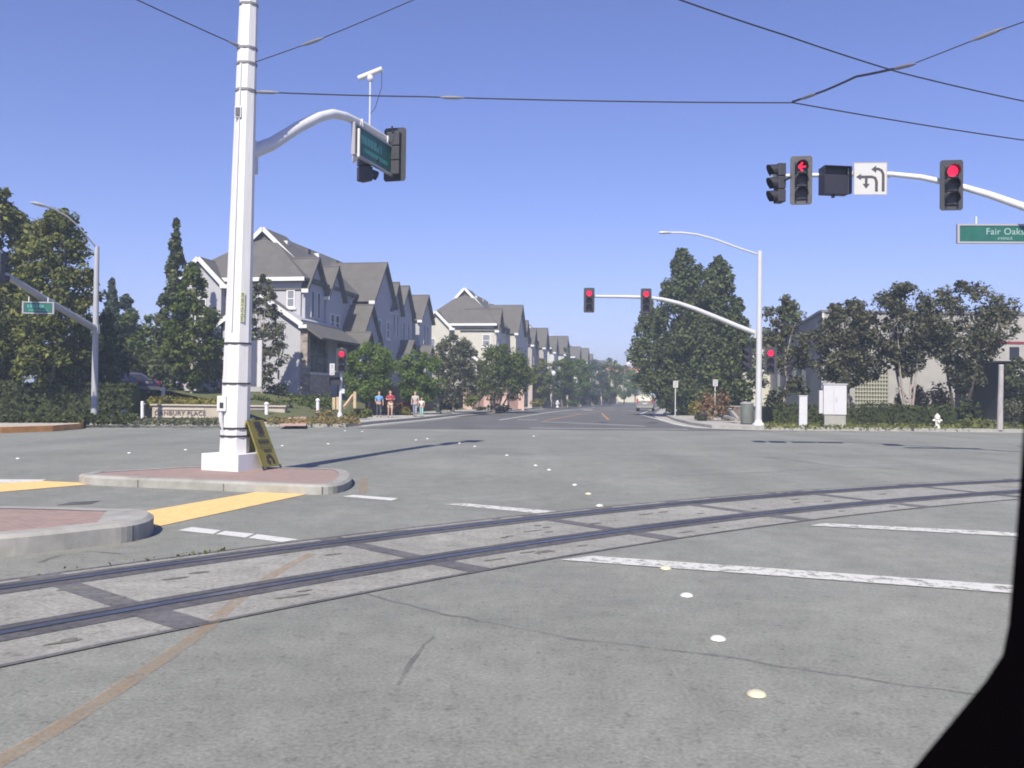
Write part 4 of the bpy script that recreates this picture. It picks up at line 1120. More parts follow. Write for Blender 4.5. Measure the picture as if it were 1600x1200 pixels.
        for sy in (-1, 1):
            c = MB(); c.box((pr - .3, yc + sy * (w_ / 2 - .16) - .12, zb), (pr - .06, yc + sy * (w_ / 2 - .16) + .12, eave - .301)); c.build('column', trimm, t)
        dr = MB(); dr.box((.004, yc - .5, -.2), (.06, yc + .5, 2.0)); dr.build('door', mat('dark front door', (.07, .06, .07), .5), t)
    return t
def lap(name, c): return mat(name, c, .8, .06, 1.2)
W1 = lap('lavender grey stucco', (.40, .40, .435)); W2 = lap('cream stucco', (.50, .485, .43)); W3 = lap('taupe stucco', (.37, .34, .33)); W4 = lap('pale grey stucco', (.52, .52, .53)); W5 = lap('straw stucco', (.58, .54, .42))
SHUT = mat('slate shutter', (.06, .065, .10), .7)
D1 = 62.0
h1c = at(467, D1)
h1 = house('grey lavender corner townhouse with a stone pier, nearest to the junction', h1c, 30.0, 9.2, 7.8, 4.3, W1, SH1,
      gables=((1.9, 3.4, 9.6, .25, 7.4), (5.4, 3.2, 9.5, .35, 7.3), (13.0, 5.6, 10.9, 1.6, 7.6), (16.6, 3.0, 9.7, 1.5, 7.3), (21.5, 4.0, 10.0, .9, 7.5), (28.2, 4.4, 9.9, .9, 7.4)),
      swin=((-.72, 6.55, .62, 1.25, 0, 2, GLASSF), (-5.35, 5.4, .95, 2.1, 0, 5, GLASS), (-7.2, 5.6, .9, 1.9, -.7, 3, GLASS), (-5.35, 7.0, .95, .6, 0, 1, GLASS), (-.85, 4.2, .6, .85, -1.2, 1, GLASSF, False, .05)),
      ewin=((1.4, 6.3, .55, 1.9, .25, 1, GLASS, False, .03), (2.5, 6.3, .55, 1.9, .25, 1, GLASS, False, .03), (4.9, 5.3, .8, 1.3, .35, 2), (5.9, 5.3, .8, 1.3, .35, 2), (3.6, 5.4, .4, .9, 0, 1, GLASS, False, .03),
            (12.0, 5.4, .8, 1.5, 1.6, 2), (14.2, 5.4, .8, 1.5, 1.6, 2), (16.1, 6.0, .5, 2.0, 1.5, 1, GLASS, False, .03), (17.1, 6.0, .5, 2.0, 1.5, 1, GLASS, False, .03),
            (19.0, 5.2, .8, 1.6, 0, 2), (20.8, 5.6, .6, 2.0, .9, 1, GLASS, False, .03), (22.3, 5.6, .6, 2.0, .9, 1, GLASS, False, .03), (25.0, 5.6, .9, 1.9, 0, 2), (27.6, 5.9, .55, 1.9, .9, 1, GLASS, False, .03), (28.8, 5.9, .55, 1.9, .9, 1, GLASS, False, .03),
            (12.5, 2.2, .9, 2.4, 1.6, 1, GLASS, False, .04), (21.5, 2.0, 1.0, 2.0, .9, 2)),
      wing=(-5.2, .6, -2.35, 6.7, 4.75, -1.2, 5.5), porches=((9.6, 4.6, 4.2, 7.0, 1.7), (6.6, 2.4, 3.2, 4.6, 2.6), (18.6, 2.8, 3.4, 4.7, 2.4), (25.0, 2.6, 3.4, 4.6, 2.3)), vents=7)
for y_, x_, z1_ in ((3.75, .02, 7.6), (9.6, .02, 7.6), (18.3, .02, 7.6), (24.2, .02, 7.6)):
    b = MB(); b.tube([(x_ + .07, y_, 2.4), (x_ + .07, y_, z1_ - .2), (x_ + .3, y_, z1_ + .1)], .045, 6); b.build('downspout', TRIM, h1)
b = MB(); b.box((.6, -1.28, -2.2), (1.12, -.75, 4.35)); b.build('stone_pier', STONE, h1, org=(0, 0, 0))
b = MB(); b.box((.604, -.75, -2.2), (1.0, 3.2, 1.25)); b.build('stone_wall', PALEBRICK, h1)
b = MB(); b.box((.604, -.75, 1.25), (1.14, 3.2, 1.4)); b.build('wall_cap', TRIM, h1)
b = MB(); b.box((.61, -.2, 1.41), (.70, 2.9, 3.95)); b.build('porch_window', GLASS, h1)
for q_ in ((-.75, -.2, .64), (2.9, 3.2, .80)):
    b = MB(); b.box((.606, q_[0], 1.41), (q_[2], q_[1], 3.95)); b.build('stone_panel', STONE, h1)
b = MB(); b.box((-1.05, -1.26, .9), (-.93, -1.2, 1.5)); b.build('wall_lamp', BLACKM, h1)
b = MB()
for zz_ in (2.0, 2.6, 3.2): b.box((.701, -.2, zz_), (.73, 2.9, zz_ + .04))
for yy in (.6, 1.4, 2.2): b.box((.7305, yy, 1.41), (.75, yy + .04, 3.95))
b.build('window_bar', mat('dark bars', (.05, .05, .07), .5), h1)
# house two: cream
h2c = at(770, 101)
house('cream corner townhouse behind the street trees with a wide grey hip roof', h2c, 19.0, 8.6, 7.9, 4.6, W2, SH2,
      gables=((1.6, 3.0, 9.9, .3, 7.6), (10.5, 6.0, 11.2, 1.2, 7.7), (16.5, 3.2, 9.8, .9, 7.5)),
      swin=((-7.2, 5.4, 1.1, 2.0, -.7, 2, GLASSF), (-4.1, 5.0, .9, 2.4, 0, 3, GLASS), (-3.0, 5.0, .6, 2.4, 0, 3, GLASS), (-.85, 6.2, .95, 1.4, 0, 2, GLASSF)),
      ewin=((1.2, 5.6, .6, 1.9, .3, 1, GLASS, False, .03), (2.2, 5.6, .6, 1.9, .3, 1, GLASS, False, .03), (6.0, 5.2, .9, 1.6, 0, 2), (10.0, 5.4, .8, 1.7, 1.2, 2), (11.4, 5.4, .8, 1.7, 1.2, 2), (16.4, 5.4, .8, 1.7, .9, 2)),
      wing=(-5.6, .9, -3.4, 5.4, 2.2, -2.0, 3.5), porches=((6.0, 2.6, 3.2, 4.4, 2.0),), vents=6)
house('taupe townhouse third along the row with a stepped gable roof', at(823, 126), 16.0, 8.0, 7.9, 4.2, W3, SH2,
      gables=((2.0, 3.2, 9.6, .6, 7.4), (9.5, 4.0, 10.2, 1.2, 7.4)), swin=((-1.0, 5.6, 1.0, 2.2, 0, 2, GLASSF), (-4.0, 5.2, 1.0, 1.8, 0, 2)), ewin=((2.0, 5.4, .9, 1.8, .6, 2), (9.5, 5.4, 1.2, 1.8, 1.2, 2)), wing=(-5, .8, -2.4, 5.2, 3.0, -1.2, 3), vents=4)
house('pale grey townhouse fourth along the row', at(857, 146), 26.0, 9.0, 7.7, 4.4, W4, SH1,
      gables=((2.0, 3.4, 9.8, .8, 7.4), (10, 4.4, 10.4, 1.6, 7.4), (18, 3.6, 9.8, .8, 7.2)), swin=((-1.2, 5.4, 1.0, 2.2, 0, 2), (-4.5, 5.2, 1.0, 1.8, 0, 2)), ewin=((2, 5.4, .9, 1.8, .8, 2), (10, 5.4, 1.4, 1.8, 1.6, 2)), wing=(-5, .8, -2.4, 5.2, 3.0, -1.2, 3), vents=4)
house('straw coloured townhouse fifth along the row', at(895, 178), 40.0, 10.0, 7.7, 4.6, W5, SH2,
      gables=((3, 4.4, 10, .8, 7.4), (16, 5, 10.4, 1.2, 7.4), (30, 4, 9.8, .8, 7.2)), swin=((-1.6, 5.4, 1.6, 2.0, 0, 2), (-5, 5.2, 1.2, 1.8, 0, 2)), wing=(-5, .8, -2.4, 5.2, 3.0, -1.2, 3), vents=2)
house('farthest straw coloured townhouse with a plain hip roof', at(936, 238), 30.0, 12.0, 7.4, 4.6, W5, SH2, gables=((6, 5, 9.8, .8, 7.2),), swin=((-2.6, 5.6, 3.0, 1.6, 0, 2), (-8, 5.6, 2.0, 1.6, 0, 2)), vents=0, lefty=False)
# a second block of the same row seen between houses one and two
house('townhouse set back between the lavender and the cream houses', at(655, 118), 10.0, 9.0, 9.0, 4.2, W2, SH2, gables=(), vents=0, lefty=False)
# orange roofed building at the far end
t = thing('tiled_building', 'low building with an orange tiled roof at the far end of the street', 'building', at(985, 260, 0), YAW, None, local=True)
b = MB(); b.box((-7, 0, -1), (5, 12, 9.0)); b.build('wall', W5, t)
b = MB(); b.slab([(-7.6, -.8, 9.1), (6.0, -.8, 8.0), (6.0, 7, 10.2), (-7.6, 7, 11.3)], .3); b.build('roof', mat('orange roof tile', (.38, .17, .10), .8, .2, 1), t)
for k, x in enumerate((-4.5, -1.0, .9)):
    b = MB(); b.lathe([(.35, 11.2), (.62, 11.5), (.7, 11.9), (.55, 12.3), (.1, 12.55)], (x, 5, -.4), 12); b.build('roof_vent', TRIM, t, smooth=True)

# ------------------------------------------------------------------ building on the right
DB = 61.0
bc = P(1284, 650, DB); bc.z = 0
t = thing('office_building', 'pale flat roofed commercial building behind the trees at right', 'building', bc, 0, None, local=True)
Hb = P(1284, 488, DB).z; ZB = lambda py, px=1400: P(px, py, DB).z
XB = lambda px: (P(px, 600, DB).x - bc.x)
STU = mat('office stucco', (.345, .332, .318), .85, .14, .6)
wing_dir = Vector((U.x, U.y, 0))
b = MB()
x_end = XB(1850); g0, g1 = XB(1336), XB(1388); gz0, gz1 = ZB(637), ZB(545); e0, e1, ez = XB(1492), XB(1586), ZB(562)
def wallrect(x0, z0, x1, z1): b.face([(x0, 0, z0), (x1, 0, z0), (x1, 0, z1), (x0, 0, z1)])
wallrect(0, -.5, g0, Hb); wallrect(g0, gz1, g1, Hb); wallrect(g0, -.5, g1, gz0); wallrect(g1, -.5, e0, Hb); wallrect(e0, ez, e1, Hb); wallrect(e1, -.5, x_end, Hb)
b.face([(e0, 6, -.5), (e0, 6, ez), (e1, 6, ez), (e1, 6, -.5)]); b.face([(e0, 0, ez), (e1, 0, ez), (e1, 6, ez), (e0, 6, ez)])
rb = MB(); rb.face([(e0 - .004, 0.01, -.5), (e0 - .004, .01, ez), (e0 - .004, 6, ez), (e0 - .004, 6, -.5)]); rb.build('recess_wall', mat('recess shade tone', (.05, .05, .065), .5), t); rb = MB(); rb.face([(e1 + .004, .01, -.5), (e1 + .004, 6, -.5), (e1 + .004, 6, ez), (e1 + .004, .01, ez)]); rb.build('recess_wall', mat('recess shade tone', (.05, .05, .065), .5), t)  # dark colour stands in for shade on the recess side walls
sd = U * 42
b.face([(0, 0, -.5), (0, 0, Hb), (sd.x, sd.y, Hb), (sd.x, sd.y, -.5)])
b.face([(0, 0, Hb - .5), (x_end, 0, Hb - .5), (x_end + sd.x, sd.y, Hb - .5), (sd.x, sd.y, Hb - .5)])
b.build('wall', STU, t)
b = MB(); b.box((-.12, -.12, Hb - .0), (x_end, .25, Hb + .16)); b.bar((0, .26, Hb + .08), sd + Vector((0, 0, Hb + .08)), .3, .16); b.build('parapet_cap', mat('parapet metal', (.16, .15, .17), .5), t)
b = MB(); b.box((g0, .12, gz0), (g1, .2, gz1)); gb = b.build('glass_block_window', mat('glass block', (.17, .175, .15), .25, .15, 4), t)
b = MB(); n1, n2 = 12, 15
for k in range(n1 + 1): x = g0 + (g1 - g0) * k / n1; b.box((x - .025, .04, gz0), (x + .025, .119, gz1))
for k in range(n2 + 1): z = gz0 + (gz1 - gz0) * k / n2; b.box((g0, .02, z - .03), (g1, .118, z + .03))
b.build('glazing_grid', mat('block mortar', (.40, .39, .31), .7), gb)
b = MB(); b.box((XB(1552), -.05, ZB(535)), (x_end, -.004, ZB(531.5))); b.build('red_stripe', mat('oxide red stripe', (.22, .03, .04), .6), t)
b = MB(); b.box((XB(1577), -.03, ZB(560)), (XB(1592), -.004, ZB(540))); b.build('dark_window', GLASS, t)
b = MB(); b.box((e0 + .8, 5.9, -.5), (e1 - 1.4, 5.99, ez - .9)); b.build('glass_door', GLASS, t)
def side_pt(f, z): return Vector((sd.x * f, sd.y * f, z))
for f0 in (.18, .32, .46, .6):
    b = MB(); a, c = side_pt(f0, 2.2), side_pt(f0 + .055, 2.2); n = -RT * .02; b.face([a + n, c + n, c + n + Vector((0, 0, 2.3)), a + n + Vector((0, 0, 2.3))]); b.build('side_window', GLASSF, t)
b = MB(); b.box((-.05, -.08, -.4), (.1, .0 - .004, Hb - .02)); b.build('corner_trim', mat('corner trim', (.55, .54, .54), .7), t)
# tiled gable of a house farther back
t = thing('tiled_house', 'house with a red tiled gable half hidden behind the right corner trees', 'house', at(1232, 95, 0), 0, None, local=True)
b = MB(); b.box((-6, 0, -.5), (5, 10, 6.6)); b.face([(-6, 0, 6.6), (5, 0, 6.6), (2.2, 0, 9.4)]); b.build('wall', W2, t)
b = MB(); b.slab([(-6.8, -.6, 6.3), (2.2, -.6, 9.6), (2.2, 10, 9.6), (-6.8, 10, 6.3)], .25); b.slab([(2.2, -.6, 9.6), (5.8, -.6, 6.3), (5.8, 10, 6.3), (2.2, 10, 9.6)], .25); b.build('roof', mat('orange roof tile', (.38, .17, .10), .8), t)

# ------------------------------------------------------------------ walls, fences and signs at the left corner
t0 = at(240, 46.5, .2); t1 = at(372, 46.5, .2)
t = thing('sign_wall', 'low tan entrance wall with carved capital letters under a clipped hedge', 'sign wall', (t0.x, t0.y, .1))
zt = P(300, 634, 46.5).z; zm = P(300, 655, 46.5).z
b = MB(); b.box((t0.x, 46.3, -.1), (t1.x + 2.5, 46.8, zt)); TAN = mat('tan plaster', (.40, .35, .30), .85, .14, 2.5, .2); b.build('wall', TAN, t)
b = MB(); b.box((t0.x - .08, 46.2, zt - .0), (t1.x + 2.58, 46.9, zt + .07)); b.build('coping', mat('coping stone', (.46, .41, .36), .8), t)
zp0, zp1 = P(300, 651, 46.3).z, P(300, 640.5, 46.3).z; xa, xb = at(247, 46.3).x, at(316, 46.3).x
b = MB(); b.box((xa - .12, 46.25, zp0 - .06), (xb + .1, 46.2996, zp0)); b.box((xa - .12, 46.25, zp1), (xb + .1, 46.2996, zp1 + .06)); b.build('panel_ledge', mat('ledge', (.5, .46, .40), .8), t)
text_mesh('DANBURY PLACE', (zp1 - zp0) * .92, mat('bronze letters', (.12, .095, .10), .6), 'lettering', t, Matrix.Translation(-Vector((t0.x, t0.y, .1))) @ face_M(((xa + xb) / 2, 46.28, (zp0 + zp1) / 2 - .01), (1, 0, 0), (0, 0, 1)), .02, 1.08)
b = MB(); q0 = at(226, 48, .5); b.box((q0.x - 1.2, 47.6, P(226, 640, 48).z - .8), (q0.x + .9, 48.4, P(226, 630, 48).z)); tag(b.build('stone_block', mat('beige block', (.46, .40, .33), .85, .1, 3), org=(q0.x, 48, .5)), 'beige block end of the entrance wall behind the white post', 'block')
def post(label, px, py0, py1, d, r, m, name='marker_post', cap=False):
    p = P(px, py0, d); top = P(px + (1.2 if py1 < 620 else 0), py1, d); t_ = thing(name, label, 'post', p)
    b = MB(); b.tube([p - Vector((0, 0, .08)), top], [r, r * .95], 10); b.build('shaft', m, t_)
    b = MB(); b.lathe([(r * 1.2, -.02), (r * 1.3, .02), (r * 1.1, .08), (r * .3, .13)] if cap else [(r * .99, 0), (r * .8, .03), (r * .2, .04)], top, 10); b.build('cap', m, t_)
    if not cap: b = MB(); b.lathe([(r * 2, -.05), (r * 1.6, .04), (r, .1)], p, 10); b.build('foot', m, t_)
    return t_
post('thin white marker post at the end of the tan sign wall', 222.5, 664, 628, 41.8, .08, WHITEC)
post('short white bollard with a cap behind the clipped hedge', 254, 640, 608, 52, .12, WHITEC, 'bollard', True)
post('white knobbed bollard beside the ramp left of the signal post', 496.5, 650, 626, 50, .1, WHITEC, 'bollard', True)
post('small white bollard half hidden right behind the pole', 416.5, 657, 632, 45, .1, WHITEC, 'bollard', True)
post('pale stub post in the dark shade beside the grey lamp pole', 193.5, 660, 644, 43.5, .1, CONC, 'marker_post', True)
# utility box behind the pole
p = at(405, 46.5, .2); b = MB(); b.box((p.x - .55, 46, .05), (p.x + .35, 46.8, P(405, 640, 46).z)); t = tag(b.build('utility_box', mat('dark green cabinet', (.06, .065, .07), .6), org=p, bevel=.03), 'dark utility cabinet half hidden behind the tall pole', 'cabinet')
# brick ramp and wooden stair rails
b = MB(); b.face([G(435, 665.5, .14), G(478, 665.5, .14), P(480, 640, 54), P(466, 640, 54)]); struct(b.build('path', mat('pink brick path', (.48, .32, .26), .85, .2, 3)))
t = thing('stair_rail', 'light wooden stair rail slanting up beside the slim signal post', 'railing', at(545, 50, .8))
WOOD = mat('pale timber', (.48, .36, .22), .7, .15, 4)
b = MB(); b.bar(P(538, 637, 50), P(552, 618, 51), .12, .2); b.build('hand_rail', WOOD, t)
for px, y0, y1 in ((528, 640, 620), (554.5, 638, 612), (522, 640, 621)):
    b = MB(); b.bar(P(px, y0, 50.5), P(px, y1, 50.5), .16, .16); b.build('newel_post', WOOD, t)
# dark garden wall behind the pedestrians and the brick wall beyond
t = thing('garden_wall', 'dark planted retaining wall behind the street trees', 'wall', at(620, 68, .5))
b = MB(); a = at(575, 60, 0); c = at(732, 92, 0); b.bar(a + Vector((0, 0, 1.05)), c + Vector((0, 0, 1.05)), .4, 2.1); b.build('wall', mat('dark wall block', (.12, .085, .075), .9, .2, 2), t)  # dark brown block colour
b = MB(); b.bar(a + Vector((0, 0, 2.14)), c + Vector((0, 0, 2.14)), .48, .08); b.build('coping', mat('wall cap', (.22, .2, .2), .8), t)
t = thing('brick_wall', 'pink brick wall with a panelled recess behind the fourth street tree', 'wall', at(770, 88, .3))
a = at(731, 88, 0); c = at(812, 94, 0); ztp = P(770, 607, 88).z; PINK = mat('pink brick', (.42, .27, .23), .85, .15, 3)
b = MB(); b.bar(a + Vector((0, 0, ztp / 2)), c + Vector((0, 0, ztp / 2)), .5, ztp); b.build('wall', PINK, t)
b = MB()
for f in (.0, .33, .66, 1.0): q0 = a.lerp(c, f); b.box((q0.x - .45, q0.y - .6, 0), (q0.x + .45, q0.y + .2, ztp + .25))
b.build('pier', mat('pale pink pier', (.5, .36, .31), .85, .1, 3), t)
b = MB(); b.bar(a + Vector((0, -.35, ztp + .02)), c + Vector((0, -.35, ztp + .02)), .1, .25); b.build('coping', mat('pale coping', (.6, .5, .44), .8), t)
t = thing('picket_fence', 'dark brown fence along the pavement before the far houses', 'fence', at(860, 105, .2))
BRN = mat('dark brown fence', (.07, .04, .045), .8)
a = at(828, 104, 0); c = at(962, 190, 0); b = MB(); b.bar(a + Vector((0, 0, 1.75)), c + Vector((0, 0, 1.75)), .12, 1.5); b.build('fence_panel', BRN, t)
b = MB(); b.bar(a + Vector((0, -.1, .5)), c + Vector((0, -.1, .5)), .3, 1.0); b.build('base_wall', mat('fence footing', (.2, .17, .15), .9), t)
for k in range(8):
    q0 = a.lerp(c, k / 7); b = MB(); b.box((q0.x - .25, q0.y - .25, 0), (q0.x + .25, q0.y + .15, 2.9 if k % 3 else 3.1)); b.build('post', mat('fence post', (.42, .36, .32), .8), t)

# ------------------------------------------------------------------ street lamps, small signs, hydrants
def globe_lamp(label, px, pyg, d):
    g = P(px, pyg, d); t_ = thing('street_lamp', label, 'street lamp', (g.x, g.y, .13), 0, 'globe street lamps')
    b = MB(); b.tube([(g.x, g.y, .1), (g.x, g.y, g.z - .3)], [.09, .05], 8); b.lathe([(.16, .1), (.16, .6), (.09, .8)], (g.x, g.y, 0), 10); b.build('lamp_post', mat('dark green lamp post', (.03, .035, .04), .5), t_)
    b = MB(); b.lathe([(.12, -.32), (.22, -.22), (.26, -.02), (.22, .16), (.1, .27), (.02, .3)], g, 14); b.build('globe', mat('milky globe', (.62, .64, .72), .3), t_, smooth=True)
globe_lamp('white globe lamp in front of the third grey green street tree', 685.5, 568, 70)
globe_lamp('white globe lamp among the crowns beyond the pink brick wall', 865, 583, 105)
globe_lamp('small globe lamp far along the fence', 929, 610, 150)
t = thing('banner_sign', 'small red and white sign on a dark post under the third street tree', 'sign', at(689, 66, .13))
b = MB(); q0 = at(689, 66, .1); b.bar(q0, P(689, 604, 66), .09, .09); b.build('post', BLACKM, t)
q0 = P(689, 604, 66); b = MB(); b.box((q0.x - .17, 65.9, q0.z - .22), (q0.x + .17, 65.94, q0.z + .2)); b.build('sign_panel', mat('pink sign', (.55, .34, .33), .6), t)
b = MB(); b.box((q0.x - .2, 65.88, q0.z - .85), (q0.x + .2, 65.95, q0.z - .3)); b.build('lower_panel', mat('black plate', (.02, .02, .025), .6), t)
def sign_post(label, px, pyt, pyb, d, base_py=None):
    top = P(px, pyt, d); bt = P(px, pyb, d); t_ = thing('street_sign', label, 'street sign', (top.x, d, .14), 0, 'white signs on thin posts')
    b = MB(); b.tube([(top.x, d, .1), (top.x, d, top.z)], .035, 8); b.build('post', GALV, t_)
    wd = S(3.8, d); b = MB(); b.box((top.x - wd, d - .06, bt.z), (top.x + wd, d - .04, top.z)); pn = b.build('sign_panel', SIGNW, t_)
    b = MB(); h_ = top.z - bt.z; b.box((top.x - wd * .7, d - .064, bt.z + h_ * .62), (top.x + wd * .7, d - .061, bt.z + h_ * .86)); b.box((top.x - wd * .55, d - .064, bt.z + h_ * .15), (top.x + wd * .55, d - .061, bt.z + h_ * .5)); b.build('lettering', mat('grey sign ink', (.33, .33, .35), .6), pn)
sign_post('white parking sign on a thin post at the right kerb', 1055.5, 595, 605.5, 65)
sign_post('white parking sign standing behind the reddish brown bush', 1117.5, 593, 603.5, 57.5)
def hydrant(label, px, pyb, pyt, d, m, name='fire_hydrant'):
    p = P(px, pyb, d); h = P(px, pyt, d).z - p.z; t_ = thing(name, label, 'fire hydrant', p)
    k = h / .78; b = MB(); b.lathe([(.17 * k, -.05), (.17 * k, .05 * k), (.115 * k, .07 * k), (.11 * k, .45 * k), (.16 * k, .47 * k), (.16 * k, .5 * k), (.12 * k, .52 * k)], p, 14); b.build('barrel', m, t_, smooth=True)
    b = MB(); b.lathe([(.14 * k, .521 * k), (.145 * k, .6 * k), (.10 * k, .69 * k), (.04 * k, .72 * k), (.04 * k, .78 * k)], p, 14); b.build('bonnet', m, t_, smooth=True)
    for sg in (-1, 1):
        b = MB(); q0 = p + Vector((sg * .1 * k, 0, .4 * k)); b.tube([q0, q0 + Vector((sg * .12 * k, 0, 0)), q0 + Vector((sg * .15 * k, 0, 0))], [.06 * k, .06 * k, .045 * k], 10); b.build('outlet_cap', m, t_)
    b = MB(); q0 = p + Vector((0, -.1 * k, .34 * k)); b.tube([q0, q0 + Vector((0, -.1 * k, 0))], [.08 * k, .07 * k], 10); b.build('outlet_cap', m, t_)
hydrant('cream fire hydrant on the lawn before the dark hedge at right', 1464.5, 668.5, 645.5, 46, mat('hydrant cream', (.62, .60, .55), .5, .1, 8))
hydrant('white fire hydrant on the pavement beyond the pink brick wall', 871, 636, 625, 100, WHITEC)
hydrant('yellow fire hydrant at the edge of the dark shrubs behind the white cabinet', 1386, 660, 638, 53, mat('hydrant yellow', (.42, .38, .06), .6))
# cabinets and posts on the right corner
p = P(1306, 671, 45.2); p.z = .14
t = thing('utility_cabinet', 'large white electrical cabinet with a narrow side box on a grey plinth', 'cabinet', p)
x0, x1 = P(1288, 640, 45.2).x, P(1331, 640, 45.2).x; zt_, zm_ = P(1300, 601, 45.2).z, P(1300, 648, 45.2).z
xs = P(1321, 640, 45.2).x
M_ = Matrix.Translation(p) @ Matrix.Rotation(R_(-16), 4, 'Z'); MI = M_
wx = (xs - x0) * 1.03; 
b = MB(); b.box((-wx * .55, -.1, zm_ - p.z), (wx * .45, 1.15, zt_ - p.z)); b.xform(M_); b.build('cabinet_body', CABW, t, bevel=.02)
b = MB(); b.box((-wx * .55 - .04, -.14, zt_ - p.z + .001), (wx * .45 + .04, 1.19, zt_ - p.z + .05)); b.xform(M_); b.build('lid', CABW, t)
b = MB(); b.box((-wx * .55 - .2, .1, zm_ - p.z + .05), (-wx * .55 - .004, .9, zt_ - p.z - .3)); b.xform(M_); b.build('side_box', CABW, t, bevel=.015)
b = MB(); b.box((-wx * .5, -.05, -.1), (wx * .42, 1.1, zm_ - p.z - .001)); b.xform(M_); b.build('plinth', mat('concrete plinth', (.30, .295, .27), .9, .12, 3), t)
b = MB(); b.box((-wx * .1 - .01, -.108, zm_ - p.z + .1), (-wx * .1 + .01, -.101, zt_ - p.z - .1)); b.box((-.0, -.13, (zm_ + zt_) / 2 - p.z - .1), (.04, -.101, (zm_ + zt_) / 2 - p.z + .1)); b.xform(M_); b.build('door_seam', mat('seam grey', (.35, .35, .37), .6), t)
p = P(1254.5, 671, 45.0); p.z = .14; zt_ = P(1255, 619, 45).z
t = thing('service_pedestal', 'narrow white service pedestal left of the big cabinet', 'pedestal', p)
b = MB(); b.box((-.2, -.16, -.02), (.2, .16, zt_ - p.z)); b.xform(Matrix.Translation(p) @ Matrix.Rotation(R_(-14), 4, 'Z')); b.build('body', CABW, t, bevel=.03)
b = MB(); b.box((-.22, -.18, zt_ - p.z + .001), (.22, .18, zt_ - p.z + .04)); b.xform(Matrix.Translation(p) @ Matrix.Rotation(R_(-14), 4, 'Z')); b.build('lid', CABW, t)
p = P(1562, 672, 45.0); p.z = .1; zt_ = P(1563, 571, 45).z
t = thing('timber_post', 'weathered grey timber post standing at the right end of the lawn', 'post', p)
b = MB(); b.tube([p, Vector((p.x + .03, p.y, (p.z + zt_) / 2)), Vector((p.x + .06, p.y, zt_))], [.15, .13, .12], 10); b.build('shaft', mat('weathered timber', (.34, .32, .32), .85, .3, 2, .4, stretch=(4, 4, .6)), t, smooth=True)
b = MB(); b.lathe([(.128, 0), (.135, .03), (.08, .06)], (p.x + .06, p.y, zt_ - .02), 10); b.build('cap', GALV, t)
# stone edging and bin at the right corner
t = thing('litter_bin', 'dark grey litter bin beside the right corner pole', 'bin', at(1167, 48.5, .14))
q0 = at(1167, 48.5, .14); b = MB(); b.lathe([(.27, 0), (.34, .05), (.36, 1.05), (.33, 1.1)], q0, 14); b.build('body', mat('bin grey green', (.11, .125, .115), .7, .2, 3), t, smooth=True)
b = MB(); b.lathe([(.37, 1.101), (.37, 1.16), (.25, 1.22), (.1, 1.24)], q0, 14); b.build('lid', mat('bin lid', (.3, .29, .28), .6), t)
t = thing('low_wall', 'low stone coping running behind the corner pole to the lawn', 'wall', at(1170, 53, .2))
a = at(1138, 56, 0); c = at(1226, 52, 0); b = MB(); b.bar(a + Vector((0, 0, .5)), c + Vector((0, 0, .5)), .35, 1.0); b.build('wall', mat('low wall stone', (.2, .17, .15), .9, .2, 2), t)
b = MB(); b.bar(a + Vector((0, 0, 1.04)), c + Vector((0, 0, 1.04)), .45, .08); b.build('coping', mat('wall cap light', (.4, .38, .36), .8), t)
t = thing('ramp_rail', 'pale bent guard rail at the foot of the reddish brown bush', 'railing', at(1148, 50, .14))
b = MB(); b.bar(P(1140, 640, 52), P(1153, 655, 50), .16, .18); b.build('rail', CONC, t)
b = MB(); b.bar(P(1132, 650, 52), P(1150, 656, 50), .14, .14); b.bar(P(1132, 652, 52), P(1141, 648, 52), .1, .1); b.build('lower_rail', CONC, t)

# ------------------------------------------------------------------ cars
def car(label, loc, rz, prof, W_, paint, kind='parked_car', glassrows=(), cat='car', wheels=(.75, 3.5), wr=.36, rear_tail=True, win=None):
    """local: x across, y from rear bumper (0) to the nose, z up; prof = side outline (y, z)"""
    t = thing(kind, label, cat, loc, rz, None, local=True)
    b = MB(); n = len(prof); zmax = max(z for y, z in prof)
    def tum(z): return W_ / 2 * (1 - .16 * max(0, (z - zmax * .52) / (zmax * .48)))
    L_ = [Vector((-tum(z), y, z)) for y, z in prof]; Rr = [Vector((tum(z), y, z)) for y, z in prof]
    b.face(L_); b.face(Rr[::-1])
    for i in range(n): j = (i + 1) % n; b.face([L_[i], Rr[i], Rr[j], L_[j]])
    b.build('body', paint, t, bevel=.05)
    for wl in win:                          # (list of (y,z)) side window outline
        for sg in (-1, 1):
            g = MB(); g.face([(sg * (tum(z) + .012), y, z) for y, z in (wl if sg < 0 else wl[::-1])]); g.build('side_window', GLASS, t)
    for y in wheels:
        for sg in (-1, 1):
            g = MB(); g.lathe([(wr * .62, -.11), (wr * .96, -.11), (wr, -.06), (wr, .06), (wr * .96, .11), (wr * .62, .11)], (0, 0, 0), 18); g.xform(Matrix.Translation((sg * (W_ / 2 - .09), y, wr)) @ Matrix.Rotation(R_(90), 4, 'Y')); wo = g.build('wheel', mat('tyre rubber', (.015, .015, .018), .8), t, smooth=True)
            g = MB(); g.lathe([(wr * .6, -.118), (wr * .3, -.1), (.05, -.105)] if False else [(.05, -.115), (wr * .6, -.115), (wr * .6, .115), (.05, .115)], (0, 0, 0), 14); g.xform(Matrix.Translation((sg * (W_ / 2 - .09), y, wr)) @ Matrix.Rotation(R_(90), 4, 'Y')); g.build('rim', mat('alloy rim', (.4, .4, .42), .35, metal=.7), wo)
    return t
